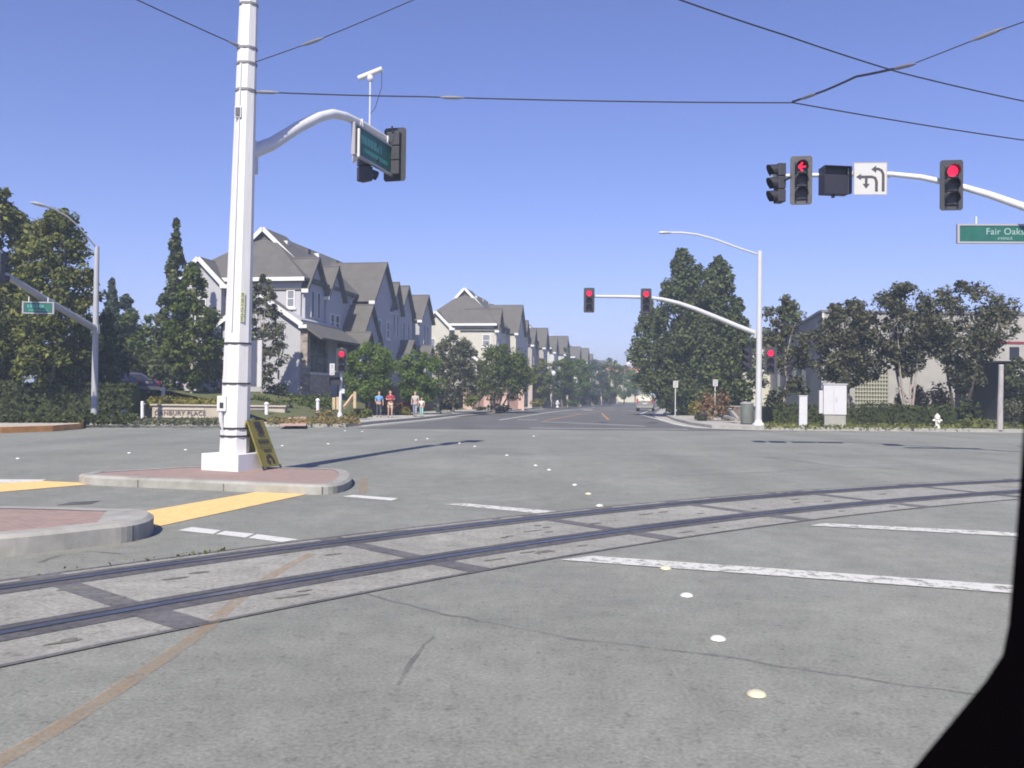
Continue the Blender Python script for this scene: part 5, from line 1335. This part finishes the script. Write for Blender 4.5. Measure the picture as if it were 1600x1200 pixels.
def rear_kit(t, W_, z0, z1, rw=.82, wz0=1.02, wz1=1.5, yo=-.02, slope=.0):
    g = MB(); g.face([(-W_ * .38, yo, wz0), (W_ * .38, yo, wz0), (W_ * .33, yo + slope, wz1), (-W_ * .33, yo + slope, wz1)]); g.build('rear_window', GLASS, t)
    for sg in (-1, 1):
        g = MB(); g.box((sg * W_ * .44 - .09, -.045, z0), (sg * W_ * .44 + .09, .02, z1)); g.build('tail_light', mat('red tail light', (.4, .02, .03), .3), t)
    g = MB(); g.box((-W_ * .46, -.1, .38), (W_ * .46, .02, .6)); g.build('bumper', mat('bumper grey', (.25, .25, .26), .5), t)
    g = MB(); g.box((-.26, -.03, .78), (.26, -.021, .93)); g.build('number_plate', SIGNW, t)
SILV = mat('silver beige car paint', (.20, .19, .18), .4, spec=.4)
suv = [(0, .45), (.0, 1.0), (.1, 1.1), (.32, 1.72), (.6, 1.8), (2.4, 1.8), (2.9, 1.7), (3.55, 1.15), (4.5, 1.0), (4.65, .75), (4.6, .4), (4.0, .32), (.5, .32)]
dS = 96.0
t = car('silver sport utility vehicle seen from behind on the street', at(1007.5, dS, .012), YAW, suv, 1.85, SILV, win=([(.55, 1.12), (.72, 1.62), (1.6, 1.66), (1.6, 1.12)], [(1.7, 1.12), (1.7, 1.66), (2.5, 1.64), (3.1, 1.12)]), wheels=(.85, 3.7))
rear_kit(t, 1.85, .9, 1.35, wz0=1.14, wz1=1.62, yo=.085, slope=.17)
van = [(0, .4), (0, 1.3), (.12, 2.2), (.4, 2.35), (3.8, 2.35), (4.4, 2.0), (4.9, 1.35), (5.5, 1.15), (5.6, .4)]
t = car('white van parked far down the street beyond the silver vehicle', at(1043, 128, .012), YAW, van, 2.0, mat('white van paint', (.4, .4, .4), .4), win=([(3.2, 1.4), (3.2, 2.05), (4.3, 2.0), (4.8, 1.4)],), wheels=(.9, 4.5), cat='van', kind='parked_van'); rear_kit(t, 2.0, 1.0, 1.6, wz0=1.5, wz1=2.0, yo=-.005, slope=.066)
sed = [(0, .4), (0, .85), (.15, .98), (.9, 1.05), (1.5, 1.42), (1.9, 1.5), (2.7, 1.47), (3.5, 1.02), (4.4, .88), (4.6, .7), (4.55, .38), (4.0, .3), (.6, .3)]
cp0 = at(205, 56, 1.25)
t = car('dark purple sedan parked in the shade of the trees at left', cp0 + Vector((1.1, 0, 0)), R_(62), sed, 1.8, mat('dark purple car paint', (.10, .085, .20), .22, spec=.7), win=([(1.1, 1.06), (1.6, 1.38), (2.1, 1.42), (2.1, 1.05)], [(2.2, 1.05), (2.2, 1.42), (2.65, 1.4), (3.2, 1.05)]), wheels=(.85, 3.7), wr=.33)
rear_kit(t, 1.8, .72, .92, wz0=1.05, wz1=1.38, yo=.86, slope=.535)

# ------------------------------------------------------------------ people on the pavement
def skin_mesh(verts, edges, radii, sub=1):
    me = bpy.data.meshes.new('sk'); me.from_pydata(verts, edges, []); me.update()
    o = bpy.data.objects.new('sk', me); COL.objects.link(o)
    md = o.modifiers.new('skin', 'SKIN'); md.use_smooth_shade = True
    lay = me.skin_vertices[0].data if me.skin_vertices else None
    if lay is None:
        bm = bmesh.new(); bm.from_mesh(me); bm.verts.layers.skin.verify(); bm.to_mesh(me); bm.free(); lay = me.skin_vertices[0].data
    for i, r in enumerate(radii): lay[i].radius = r if isinstance(r, tuple) else (r, r)
    lay[0].use_root = True
    s2 = o.modifiers.new('sub', 'SUBSURF'); s2.levels = sub; s2.render_levels = sub
    dg = bpy.context.evaluated_depsgraph_get(); dg.update()
    out = bpy.data.meshes.new_from_object(o.evaluated_get(dg)); bpy.data.objects.remove(o)
    return out
SKIN = mat('warm skin', (.50, .30, .22), .55)
def person(label, loc, rz, h, top, bottom, hair, arms, stride=.1, shorts=False, topname='shirt', long_hair=False, shoe=(.05, .05, .055)):
    k = h / 1.75; t = thing('person', label, 'person', loc, rz, 'people walking on the far pavement', local=True)
    V = []; E = []; Rd = []
    def add(p, r, par=None):
        V.append(tuple(c * k for c in p)); Rd.append(tuple(q * k for q in r) if isinstance(r, tuple) else r * k)
        if par is not None: E.append((par, len(V) - 1))
        return len(V) - 1
    pel = add((0, 0, .95), (.15, .11)); wa = add((0, 0, 1.12), (.135, .10), pel); ch = add((0, 0, 1.32), (.16, .115), wa); ns = add((0, 0, 1.45), (.09, .08), ch); nk = add((0, -.01, 1.51), .055, ns); hd = add((0, -.02, 1.60), (.07, .085), nk); hd2 = add((0, -.015, 1.69), (.078, .09), hd); add((0, -.01, 1.745), .045, hd2)
    add((0, -.1, 1.615), .014, hd)
    for sg in (-1, 1): add((sg * .085, .0, 1.635), .014, hd)
    legs = []
    for sg in (-1, 1):
        f = -sg * stride
        hp = add((sg * .09, 0, .88), .095, pel); kn = add((sg * .1, f * .8 - .03, .49), .06, hp); an = add((sg * .1, f + .02, .09), .04, kn); add((sg * .105, f - .1, .035), .035, an); legs.append((hp, kn, an))
    hands = []
    for sg, (el, hn) in zip((-1, 1), arms):
        sh = add((sg * .19, 0, 1.40), .06, ch); e_ = add(el, .043, sh); w_ = add(hn, .03, e_); d = (Vector(hn) - Vector(el)).normalized(); side = d.orthogonal().normalized()
        pm = add(tuple(Vector(hn) + d * .07), (.035, .022), w_)
        for q, ln in zip((-.03, -.01, .01, .03), (.06, .075, .07, .055)): add(tuple(Vector(hn) + d * (.1 + ln) + side * q), .009, pm)
        add(tuple(Vector(hn) + d * .07 + side * .055), .010, w_)
    me = skin_mesh(V, E, Rd); me.materials.clear(); me.materials.append(SKIN)
    bo = bpy.data.objects.new('body', me); COL.objects.link(bo); bo.parent = t
    # clothing: own skinned shells a little larger than the body
    def shell(name, pts, edges, rad, col):
        m2 = skin_mesh([tuple(c * k for c in p) for p in pts], edges, [tuple(q * k for q in r) if isinstance(r, tuple) else r * k for r in rad]); m2.materials.clear(); m2.materials.append(mat('cloth ' + str(col), col, .85, .12, 9))
        o = bpy.data.objects.new(name, m2); COL.objects.link(o); o.parent = t
    pts = [(0, 0, 1.0), (0, 0, 1.14), (0, 0, 1.33), (0, 0, 1.43)]; ed = [(0, 1), (1, 2), (2, 3)]; rad = [(.165, .125), (.155, .12), (.18, .135), (.11, .09)]
    for sg, (el, hn) in zip((-1, 1), arms): pts += [(sg * .2, 0, 1.395), tuple(Vector((sg * .2, 0, 1.395)).lerp(Vector(el), .75))]; m_ = len(pts); ed += [(2, m_ - 2), (m_ - 2, m_ - 1)]; rad += [.075, .062]
    shell(topname, pts, ed, rad, top)
    pts = [(0, 0, .97)]; ed = []; rad = [(.165, .125)]
    for sg, (hp, kn, an) in zip((-1, 1), legs):
        a = Vector(V[hp]) / k; c = Vector(V[kn]) / k; e = Vector(V[an]) / k
        pts += [tuple(a), tuple(a.lerp(c, .8))]; m_ = len(pts); ed += [(0, m_ - 2), (m_ - 2, m_ - 1)]; rad += [.112, .095 if shorts else .085]
        if not shorts: pts += [tuple(e + Vector((0, 0, .03)))]; ed += [(m_ - 1, m_)]; rad += [.06]
    shell('shorts' if shorts else 'trousers', pts, ed, rad, bottom)
    g = MB(); g.lathe([(.075, -.02), (.094, .02), (.098, .07), (.08, .115), (.03, .135)], (0, 0, 0), 12); g.xform(Matrix.Scale(k, 4) @ Matrix.Translation((0, .012, 1.63))); o = g.build('hair', mat('hair ' + str(hair), hair, .7), t, smooth=True)
    for sg, (hp, kn, an) in zip((-1, 1), legs):
        a = Vector(V[an]); g = MB(); g.tube([a + Vector((0, .05, -.045)) * k, a + Vector((0, -.06, -.05)) * k, a + Vector((0, -.16, -.06)) * k], [.045 * k, .048 * k, .032 * k], 8); g.build('shoe', mat('shoe ' + str(shoe), shoe, .6), t, smooth=True)
    return t
DP = 53.8
person('person in a light blue top and dark trousers walking beside the red shirted one', at(592, DP, .135), R_(20), 1.56, (.13, .32, .66), (.05, .055, .07), (.22, .15, .11), (((-.25, .03, 1.16), (-.2, -.12, .98)), ((.27, .02, 1.15), (.26, -.08, .93))), .1, topname='blouse')
person('person in a dark red shirt and khaki shorts holding something at the chest', at(609.5, DP - .6, .135), R_(12), 1.62, (.32, .03, .06), (.52, .40, .29), (.25, .10, .07), (((-.27, -.04, 1.17), (-.08, -.24, 1.2)), ((.28, -.03, 1.17), (.14, -.25, 1.22))), .12, True)
person('person in a pale grey top and washed blue jeans farther along the pavement', at(648.5, DP + 2.5, .135), R_(-10), 1.60, (.42, .40, .37), (.22, .26, .36), (.2, .14, .1), (((-.26, .02, 1.16), (-.23, -.1, .95)), ((.27, .0, 1.16), (.2, -.14, .98))), .13)
person('child in a white top and mint trousers beside the grey clothed adult', at(658.5, DP + 2.2, .135), R_(-5), 1.22, (.6, .56, .55), (.25, .50, .48), (.13, .09, .06), (((-.27, .0, 1.17), (-.3, -.1, 1.0)), ((.27, 0, 1.16), (.24, -.15, .98))), .08)
# ------------------------------------------------------------------ vegetation
BARK = mat('grey brown bark', (.16, .13, .115), .9, .3, 6, .5)
BARKP = mat('pale smooth bark', (.34, .29, .26), .85, .25, 4, .3)
BARKD = mat('dark bark', (.06, .05, .045), .9, .3, 6)
L_OLV = leaf_mat('olive leaves', [(.05, .068, .02), (.10, .122, .034), (.155, .172, .05), (.23, .23, .08)])
L_MID = leaf_mat('mid green leaves', [(.046, .068, .018), (.095, .125, .03), (.15, .175, .046)])
L_BRT = leaf_mat('fresh green leaves', [(.056, .092, .02), (.108, .165, .036), (.17, .23, .056)])
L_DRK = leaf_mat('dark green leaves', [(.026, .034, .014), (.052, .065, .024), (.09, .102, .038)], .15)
L_CON = leaf_mat('conifer needles', [(.045, .062, .025), (.086, .106, .044), (.14, .155, .068)], .12)
L_BLU = leaf_mat('blue green leaves', [(.045, .068, .055), (.08, .11, .085), (.125, .15, .115)])
L_GRY = leaf_mat('grey green leaves', [(.06, .07, .042), (.115, .125, .07), (.19, .19, .125)])
L_PLM = leaf_mat('bronze green leaves', [(.034, .036, .022), (.068, .074, .04), (.115, .118, .066), (.165, .155, .095)], .2)
L_BRN = leaf_mat('reddish brown leaves', [(.11, .06, .035), (.24, .135, .08), (.32, .21, .12), (.14, .15, .055)])
L_YEL = leaf_mat('yellow green leaves', [(.10, .10, .02), (.20, .185, .04), (.27, .25, .07)])
L_RED = leaf_mat('red flowering leaves', [(.12, .03, .02), (.22, .06, .03), (.10, .10, .03)])
L_DRY = leaf_mat('dry grass blades', [(.16, .13, .05), (.26, .19, .09), (.14, .15, .05)])
def pz(px, py, d): return P(px, py, d).z
def tr(name, label, px, d, ytop, ybot, rpx, prof, m, bark=None, zbase=None, cpx=None, **kw):
    """tree standing at photo column px and distance d; crown between photo rows ytop and ybot"""
    zb = .13 if zbase is None else zbase
    b0 = at(px, d, zb); cx = (at(cpx, d, zb).x - b0.x) if cpx is not None else 0
    return tree(name, label, b0, pz(px, ybot, d), pz(px, ytop, d), S(rpx, d), prof, m, bark or BARK, cx=cx, **kw)
GL = 'trees at the left corner'; GS = 'street trees along the left pavement'; GR = 'slender trees before the office building'; GC = 'conifers at the right corner'; GF = 'trees far along the street'
# left corner
tr('broadleaf_tree', 'tall olive green tree cut by the left picture edge', -8, 46, 284, 600, 70, 'broad', L_OLV, BARKP, .4, nc=210, per=105, leaf=0.118, seed=11, group=GL, csize=0.272, tr=.16)
tr('broadleaf_tree', 'olive tree with a pale forked trunk behind the small green sign', 54, 45, 330, 615, 68, 'broad', L_OLV, BARKP, .4, cpx=84, nc=210, per=105, leaf=0.111, seed=12, group=GL, csize=0.272, tr=.15)
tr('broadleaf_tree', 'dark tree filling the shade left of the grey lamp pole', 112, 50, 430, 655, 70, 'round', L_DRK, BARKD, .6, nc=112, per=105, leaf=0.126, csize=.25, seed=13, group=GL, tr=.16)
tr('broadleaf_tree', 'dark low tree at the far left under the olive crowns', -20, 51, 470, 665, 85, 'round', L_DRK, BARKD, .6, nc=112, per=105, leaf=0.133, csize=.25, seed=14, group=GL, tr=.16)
tr('conifer_tree', 'blue grey pointed tree just right of the grey lamp pole', 172, 62, 436, 640, 36, 'cone', L_BLU, BARKD, 1.2, nc=101, per=90, leaf=0.133, csize=.25, flat=1.35, seed=15, group=GL, tr=.15)
tr('broadleaf_tree', 'bluish tree with a ragged top between lamp pole and conifer', 196, 66, 462, 625, 42, 'oval', L_BLU, BARKD, 1.3, nc=87, per=90, leaf=0.148, csize=.25, seed=16, group=GL, tr=.15)
tr('broadleaf_tree', 'dark green tree above the parked purple sedan', 214, 63, 492, 606, 60, 'round', L_MID, BARKD, 1.3, nc=98, per=90, leaf=0.141, csize=.25, seed=17, group=GL, tr=.15)
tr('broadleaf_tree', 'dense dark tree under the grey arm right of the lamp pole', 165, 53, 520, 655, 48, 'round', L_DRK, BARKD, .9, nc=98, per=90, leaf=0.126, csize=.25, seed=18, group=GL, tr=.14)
tr('conifer_tree', 'tall dark pointed conifer left of the corner townhouse', 271, 58, 345, 615, 42, 'cone', L_CON, BARKD, 1.2, nc=188, per=90, leaf=0.126, flat=1.35, seed=19, group=GL, csize=0.208, tr=.2, inner=.5)
tr('broadleaf_tree', 'bushy green tree in front of the corner townhouse gable', 299, 52, 412, 606, 52, 'oval', L_MID, BARKP, .9, nc=140, per=90, leaf=0.111, csize=.25, seed=20, group=GL, tr=.13)
tr('broadleaf_tree', 'small spreading tree touching the left side of the tall pole', 332, 54, 520, 628, 34, 'round', L_GRY, BARKP, 1.0, nc=42, per=60, leaf=0.096, seed=21, group=GL, tr=.08, csize=0.272)
tr('broadleaf_tree', 'light grey green airy tree before the townhouse wall right of the pole', 409, 56, 432, 606, 45, 'oval', L_GRY, BARKP, 1.2, nc=133, per=63, leaf=0.096, seed=22, group=GL, tr=.09, csize=0.240)
# street trees on the left pavement
tr('street_tree', 'round bright green street tree nearest the junction', 577, 58, 538, 628, 46, 'round', L_BRT, BARK, .13, nc=110, per=157, leaf=0.074, seed=31, group=GS, tr=.11, csize=.33)
tr('street_tree', 'second street tree, bright green and broad, behind the walking pair', 655, 63, 550, 630, 40, 'round', L_BRT, BARK, .13, nc=85, per=147, leaf=0.089, seed=32, group=GS, tr=.11, csize=.33)
tr('street_tree', 'third street tree, grey green and taller than its neighbours', 708, 70, 524, 628, 42, 'round', L_GRY, BARK, .13, nc=85, per=147, leaf=0.096, seed=33, group=GS, tr=.12, csize=.33)
tr('street_tree', 'fourth street tree, dark green with forked trunk before the pink brick wall', 772, 78, 542, 626, 52, 'round', L_MID, BARK, .13, cpx=785, nc=110, per=147, leaf=0.096, seed=34, group=GS, tr=.14, csize=.32, stems=3)
tr('street_tree', 'slim street tree with red brown leaves next to the pink wall', 748, 84, 566, 624, 24, 'oval', L_PLM, BARK, .13, nc=40, per=105, leaf=0.096, seed=35, group=GS, tr=.1)
k = 0
for px, d, yt, yb, r, m_, lab in ((845, 108, 562, 622, 24, L_OLV, 'yellowing street tree left of the far globe lamp'), (878, 112, 558, 620, 26, L_MID, 'street tree behind the far globe lamp'), (905, 125, 562, 620, 24, L_BRT, 'bright street tree halfway along the dark fence'),
                                  (928, 140, 564, 622, 24, L_BLU, 'bluish street tree near the end of the dark fence'), (952, 150, 562, 622, 24, L_MID, 'tall green street tree at the end of the row'), (975, 165, 572, 622, 20, L_BRT, 'last bright street tree in front of the orange roof'), (992, 190, 578, 618, 20, L_BRT, 'small bright tree by the kerb near the silver vehicle')):
    tr('street_tree', lab, px, d, yt, yb, r, 'round', m_, BARK, .13, nc=60, per=115, leaf=0.126, seed=40 + k, group=GF, tr=.13, csize=.34); k += 1
tr('broadleaf_tree', 'small dark tree in the gap between the third and fourth townhouse', 882, 128, 540, 600, 14, 'oval', L_CON, BARKD, 1.5, nc=30, per=94, leaf=0.133, seed=48, group=GF, tr=.1)
tr('street_tree', 'dark tree on the right pavement shading the parked van', 1058, 122, 588, 626, 20, 'round', L_MID, BARKD, .13, cpx=1052, nc=45, per=105, leaf=0.126, seed=49, group=GF, tr=.14)
tr('street_tree', 'dark tree at the right kerb behind the white parking sign', 1062, 108, 560, 630, 28, 'round', L_DRK, BARKD, .13, nc=50, per=105, leaf=0.126, seed=50, group=GF, tr=.14)
# right corner conifers
tr('conifer_tree', 'tallest dark conifer with a rounded tip behind the far signal arm', 1064, 71, 392, 640, 66, 'column', L_CON, BARKD, .2, nc=275, per=105, leaf=0.126, flat=1.35, seed=51, group=GC, csize=0.192, tr=.25, inner=.45)
tr('conifer_tree', 'dark conifer with a thin spike top left of the corner pole', 1116, 69, 403, 640, 56, 'column', L_CON, BARKD, .2, cpx=1122, nc=246, per=105, leaf=0.126, flat=1.35, seed=52, group=GC, csize=0.192, tr=.25, inner=.45)
tr('conifer_tree', 'lower bushy conifer leaning out at the left of the dark group', 1052, 74, 474, 612, 40, 'oval', L_CON, BARKD, .2, cpx=1014, nc=130, per=97, leaf=0.126, flat=1.35, seed=53, group=GC, csize=0.240, tr=.18)
tr('conifer_tree', 'broad dark conifer filling the gap between the two taller conifers', 1092, 73, 418, 640, 56, 'broad', L_CON, BARKD, .2, nc=203, per=108, leaf=.12, flat=1.35, seed=54, group=GC, csize=0.208, tr=.2, inner=.3)
tr('conifer_tree', 'dark low conifer at the right of the group behind the corner pole', 1152, 62, 470, 640, 40, 'oval', L_CON, BARKD, .2, nc=116, per=90, leaf=0.126, csize=.25, flat=1.35, seed=55, group=GC, tr=.18)
# right corner slender trees
tr('broadleaf_tree', 'open bronze green tree directly right of the corner pole', 1222, 52, 468, 636, 48, 'broad', L_PLM, BARKP, .3, cpx=1226, nc=70, per=79, leaf=0.104, seed=61, group=GR, tr=.11, csize=.3)
tr('broadleaf_tree', 'dark bushy tree behind the big white cabinet', 1325, 55, 472, 603, 56, 'broad', L_PLM, BARK, .3, nc=150, per=110, leaf=0.104, seed=62, group=GR, tr=.11, csize=.28)
tr('broadleaf_tree', 'multi stemmed slender tree with a pale trunk behind the fire hydrant', 1421, 51, 446, 592, 66, 'vase', L_PLM, BARKP, .3, cpx=1415, nc=118, per=84, leaf=0.104, seed=63, group=GR, tr=.12, stems=4, csize=.26)
tr('broadleaf_tree', 'wide airy dark tree at the right end of the office front', 1497, 50, 442, 616, 88, 'vase', L_PLM, BARKD, .3, cpx=1508, nc=161, per=84, leaf=0.104, seed=64, group=GR, tr=.15, stems=3, csize=.24, ry=2.0)
tr('conifer_tree', 'small dark treetop showing above the office roof corner', 1299, 95, 458, 560, 13, 'oval', L_DRK, BARKD, .3, nc=22, per=73, leaf=0.148, seed=65, tr=.1, group=GF)
tr('broadleaf_tree', 'distant tree with reddish tips over the tiled gable', 1228, 80, 462, 560, 40, 'oval', L_OLV, BARKD, .3, nc=50, per=84, leaf=0.141, seed=66, tr=.12, group=GF)
tr('broadleaf_tree', 'dark bush like tree at the right end beyond the timber post', 1600, 54, 560, 668, 46, 'round', L_DRK, BARKD, .3, nc=50, per=105, leaf=0.111, seed=67, tr=.1, group=GR)
# hedges
hedge('hedge', 'yellow green clipped hedge on top of the tan sign wall', at(232, 47.4, 0), at(378, 47.4, 0), pz(300, 634, 47.2) - .02, 1.3, S(11, 47), L_YEL, m_ if False else 160, .07) if False else None
hedge('hedge', 'yellow green clipped hedge on top of the tan sign wall', at(236, 47.8, 0), at(380, 47.8, 0), .6, 1.5, pz(300, 623.5, 47.8) - .6, L_YEL, 130, .07)
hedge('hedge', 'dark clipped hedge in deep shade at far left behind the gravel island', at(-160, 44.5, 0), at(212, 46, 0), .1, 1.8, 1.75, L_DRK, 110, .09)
hedge('hedge', 'dark clipped hedge under the trees behind the white pedestal', at(1192, 50, 0), at(1342, 50.5, 0), .2, 1.1, pz(1260, 634, 50) - .2, L_DRK, 120, .07)
hedge('hedge', 'dark clipped hedge running behind the cream hydrant', at(1345, 50.8, 0), at(1492, 49.4, 0), .2, 1.2, pz(1430, 634, 50) - .2, L_DRK, 120, .07)
# shrubs, left corner
sh = [('rounded dark green shrub left of the brick path', 428, 49, 624, 657, 42, L_DRK), ('rounded clipped shrub above the brick path', 462, 53, 609, 643, 42, L_MID), ('dark shrub beside the corner townhouse wall', 412, 51, 612, 642, 26, L_MID), ('pale green shrub at the foot of the townhouse wall', 430, 57, 592, 616, 24, L_GRY),
      ('green shrub below the stone pier', 497, 55, 612, 640, 24, L_MID), ('dry golden shrub left of the slim signal post', 500, 49.5, 636, 660, 28, L_DRY), ('olive shrub at the foot of the slim signal post', 478, 48.6, 646, 662, 24, L_OLV), ('yellow green shrub right of the slim signal post', 553, 51, 637, 656, 20, L_OLV),
      ('low olive shrub beside the first street tree trunk', 573, 54, 640, 652, 14, L_OLV), ('red flowering shrub behind the red shirted walker', 632, 63, 624, 640, 24, L_RED), ('yellow flowering shrub right of the red shirted walker', 627, 60, 634, 651, 18, L_YEL), ('bright green shrub behind the jeans wearing walker', 645, 64, 628, 646, 14, L_BRT),
      ('dark shrub under the third street tree', 700, 72, 622, 640, 26, L_DRK), ('dark shrub below the fourth street tree', 770, 80, 630, 643, 30, L_DRK), ('golden shrub in front of the pink brick wall', 735, 82, 612, 634, 12, L_OLV), ('yellow shrub near the white far hydrant', 842, 100, 622, 636, 16, L_YEL),
      ('green shrub behind the white far hydrant', 890, 112, 620, 634, 18, L_MID), ('grey green shrub along the far fence', 906, 126, 618, 632, 12, L_BLU), ('dark narrow shrub before the far fence end', 928, 140, 612, 632, 6, L_DRK), ('brown hedge like shrub far along the fence', 950, 150, 618, 630, 18, L_PLM)]
for i, (lab, px, d, yt, yb, r, m_) in enumerate(sh):
    z0 = pz(px, yb, d); shrub('shrub', lab, at(px, d).x, d, z0, S(r, d), S(r, d) * .7, pz(px, yt, d) - z0, m_, 800 if d < 70 else 420, .085 if d < 70 else .14, 'shrubs on the left bank', 70 + i)
sh = [('large reddish brown bush in front of the conifers', 1118, 55, 604, 656, 32, L_BRN), ('yellow green slanting bush left of the reddish bush', 1086, 58, 622, 648, 12, L_YEL), ('dark bush at the foot of the reddish bush', 1096, 54.5, 645, 657, 10, L_PLM),
      ('brown red shrub with a rounded crown at the office wall', 1470, 53, 598, 644, 22, L_BRN), ('dull red shrub beside the slender pale trunk', 1437, 53.5, 604, 644, 18, L_BRN), ('thin bronze shrub next to the glass block window', 1404, 52, 606, 655, 14, L_PLM),
      ('dark shrub under the wide airy tree', 1515, 49, 618, 664, 26, L_DRK), ('brownish dark shrub right of the timber post', 1590, 48.5, 616, 664, 28, L_PLM), ('yellow green low shrub left of the timber post', 1518, 46.6, 653, 670, 26, L_OLV), ('small dark shrub growing behind the cabinet top', 1320, 50, 576, 606, 8, L_PLM)]
for i, (lab, px, d, yt, yb, r, m_) in enumerate(sh):
    z0 = pz(px, yb, d); shrub('shrub', lab, at(px, d).x, d, z0, S(r, d), S(r, d) * .7, pz(px, yt, d) - z0, m_, 1000, .09, 'shrubs on the right corner', 110 + i)
# loose ground cover and lawn tufts: nobody could count them
def tufts(name, label, region, n, m, leaf=0.044, h=.12):
    pts = []
    rs = random.Random(9)
    while len(pts) < n:
        px, py = rs.uniform(region[0], region[2]), rs.uniform(region[1], region[3]); z = region[4]; g = G(px, py, z)
        pts.append((g.x, g.y, z + rs.uniform(0, h)))
    q = leaves(pts, [.1] * len(pts), 1, leaf, .5, .2); o = leaf_obj(name, q, m); return tag(o, label, 'ground cover', kind='stuff')
tufts('ground_cover', 'rough grass and weeds before the tan sign wall', (205, 656, 395, 663, .16), 2600, L_GRY, .08)
tufts('ground_cover', 'green lawn blades on the right corner', (1195, 657, 1600, 670, .16), 5200, L_OLV, .07)
tufts('ground_cover', 'dry groundcover on the left bank', (420, 652, 560, 662, .18), 2200, L_DRY, .09)
tufts('ground_cover', 'dark leaf strip added for the shade at the far left kerb', (-60, 654, 210, 662.5, .16), 6500, L_DRK, .1, .3)  # dark leaves added to stand in for tree shade on the ground
# weeds in the seam of the track slab
pts = []
rs = random.Random(12)
for c, n, sp_w in ((3.2, 26, .12), (2.3, 14, .35)):
    for i in range(n): p = trk(c + rs.gauss(0, sp_w), .99 + rs.gauss(0, .02)); pts.append((p.x, p.y, .012 + rs.random() * .02))
tag(leaf_obj('weeds', leaves(pts, [.02] * len(pts), 1, .022, .5, .3), L_OLV), 'small weeds growing in the seam of the track slab', 'weeds', kind='stuff')

# ------------------------------------------------------------------ the hazy air
HAZE = 0.0016
if HAZE:
    b = MB(); b.box((-810, -160, -3.2), (810, 1110, 28)); hz = b.build('haze', None)
    m = bpy.data.materials.new('pale haze'); m.use_nodes = True; t = m.node_tree; t.nodes.clear()
    o = t.nodes.new('ShaderNodeOutputMaterial'); v = t.nodes.new('ShaderNodeVolumePrincipled'); v.inputs['Density'].default_value = HAZE; v.inputs['Color'].default_value = (.66, .80, 1, 1); v.inputs['Anisotropy'].default_value = 0.0
    t.links.new(v.outputs[0], o.inputs['Volume']); hz.data.materials.clear(); hz.data.materials.append(m); hz['kind'] = 'stuff'
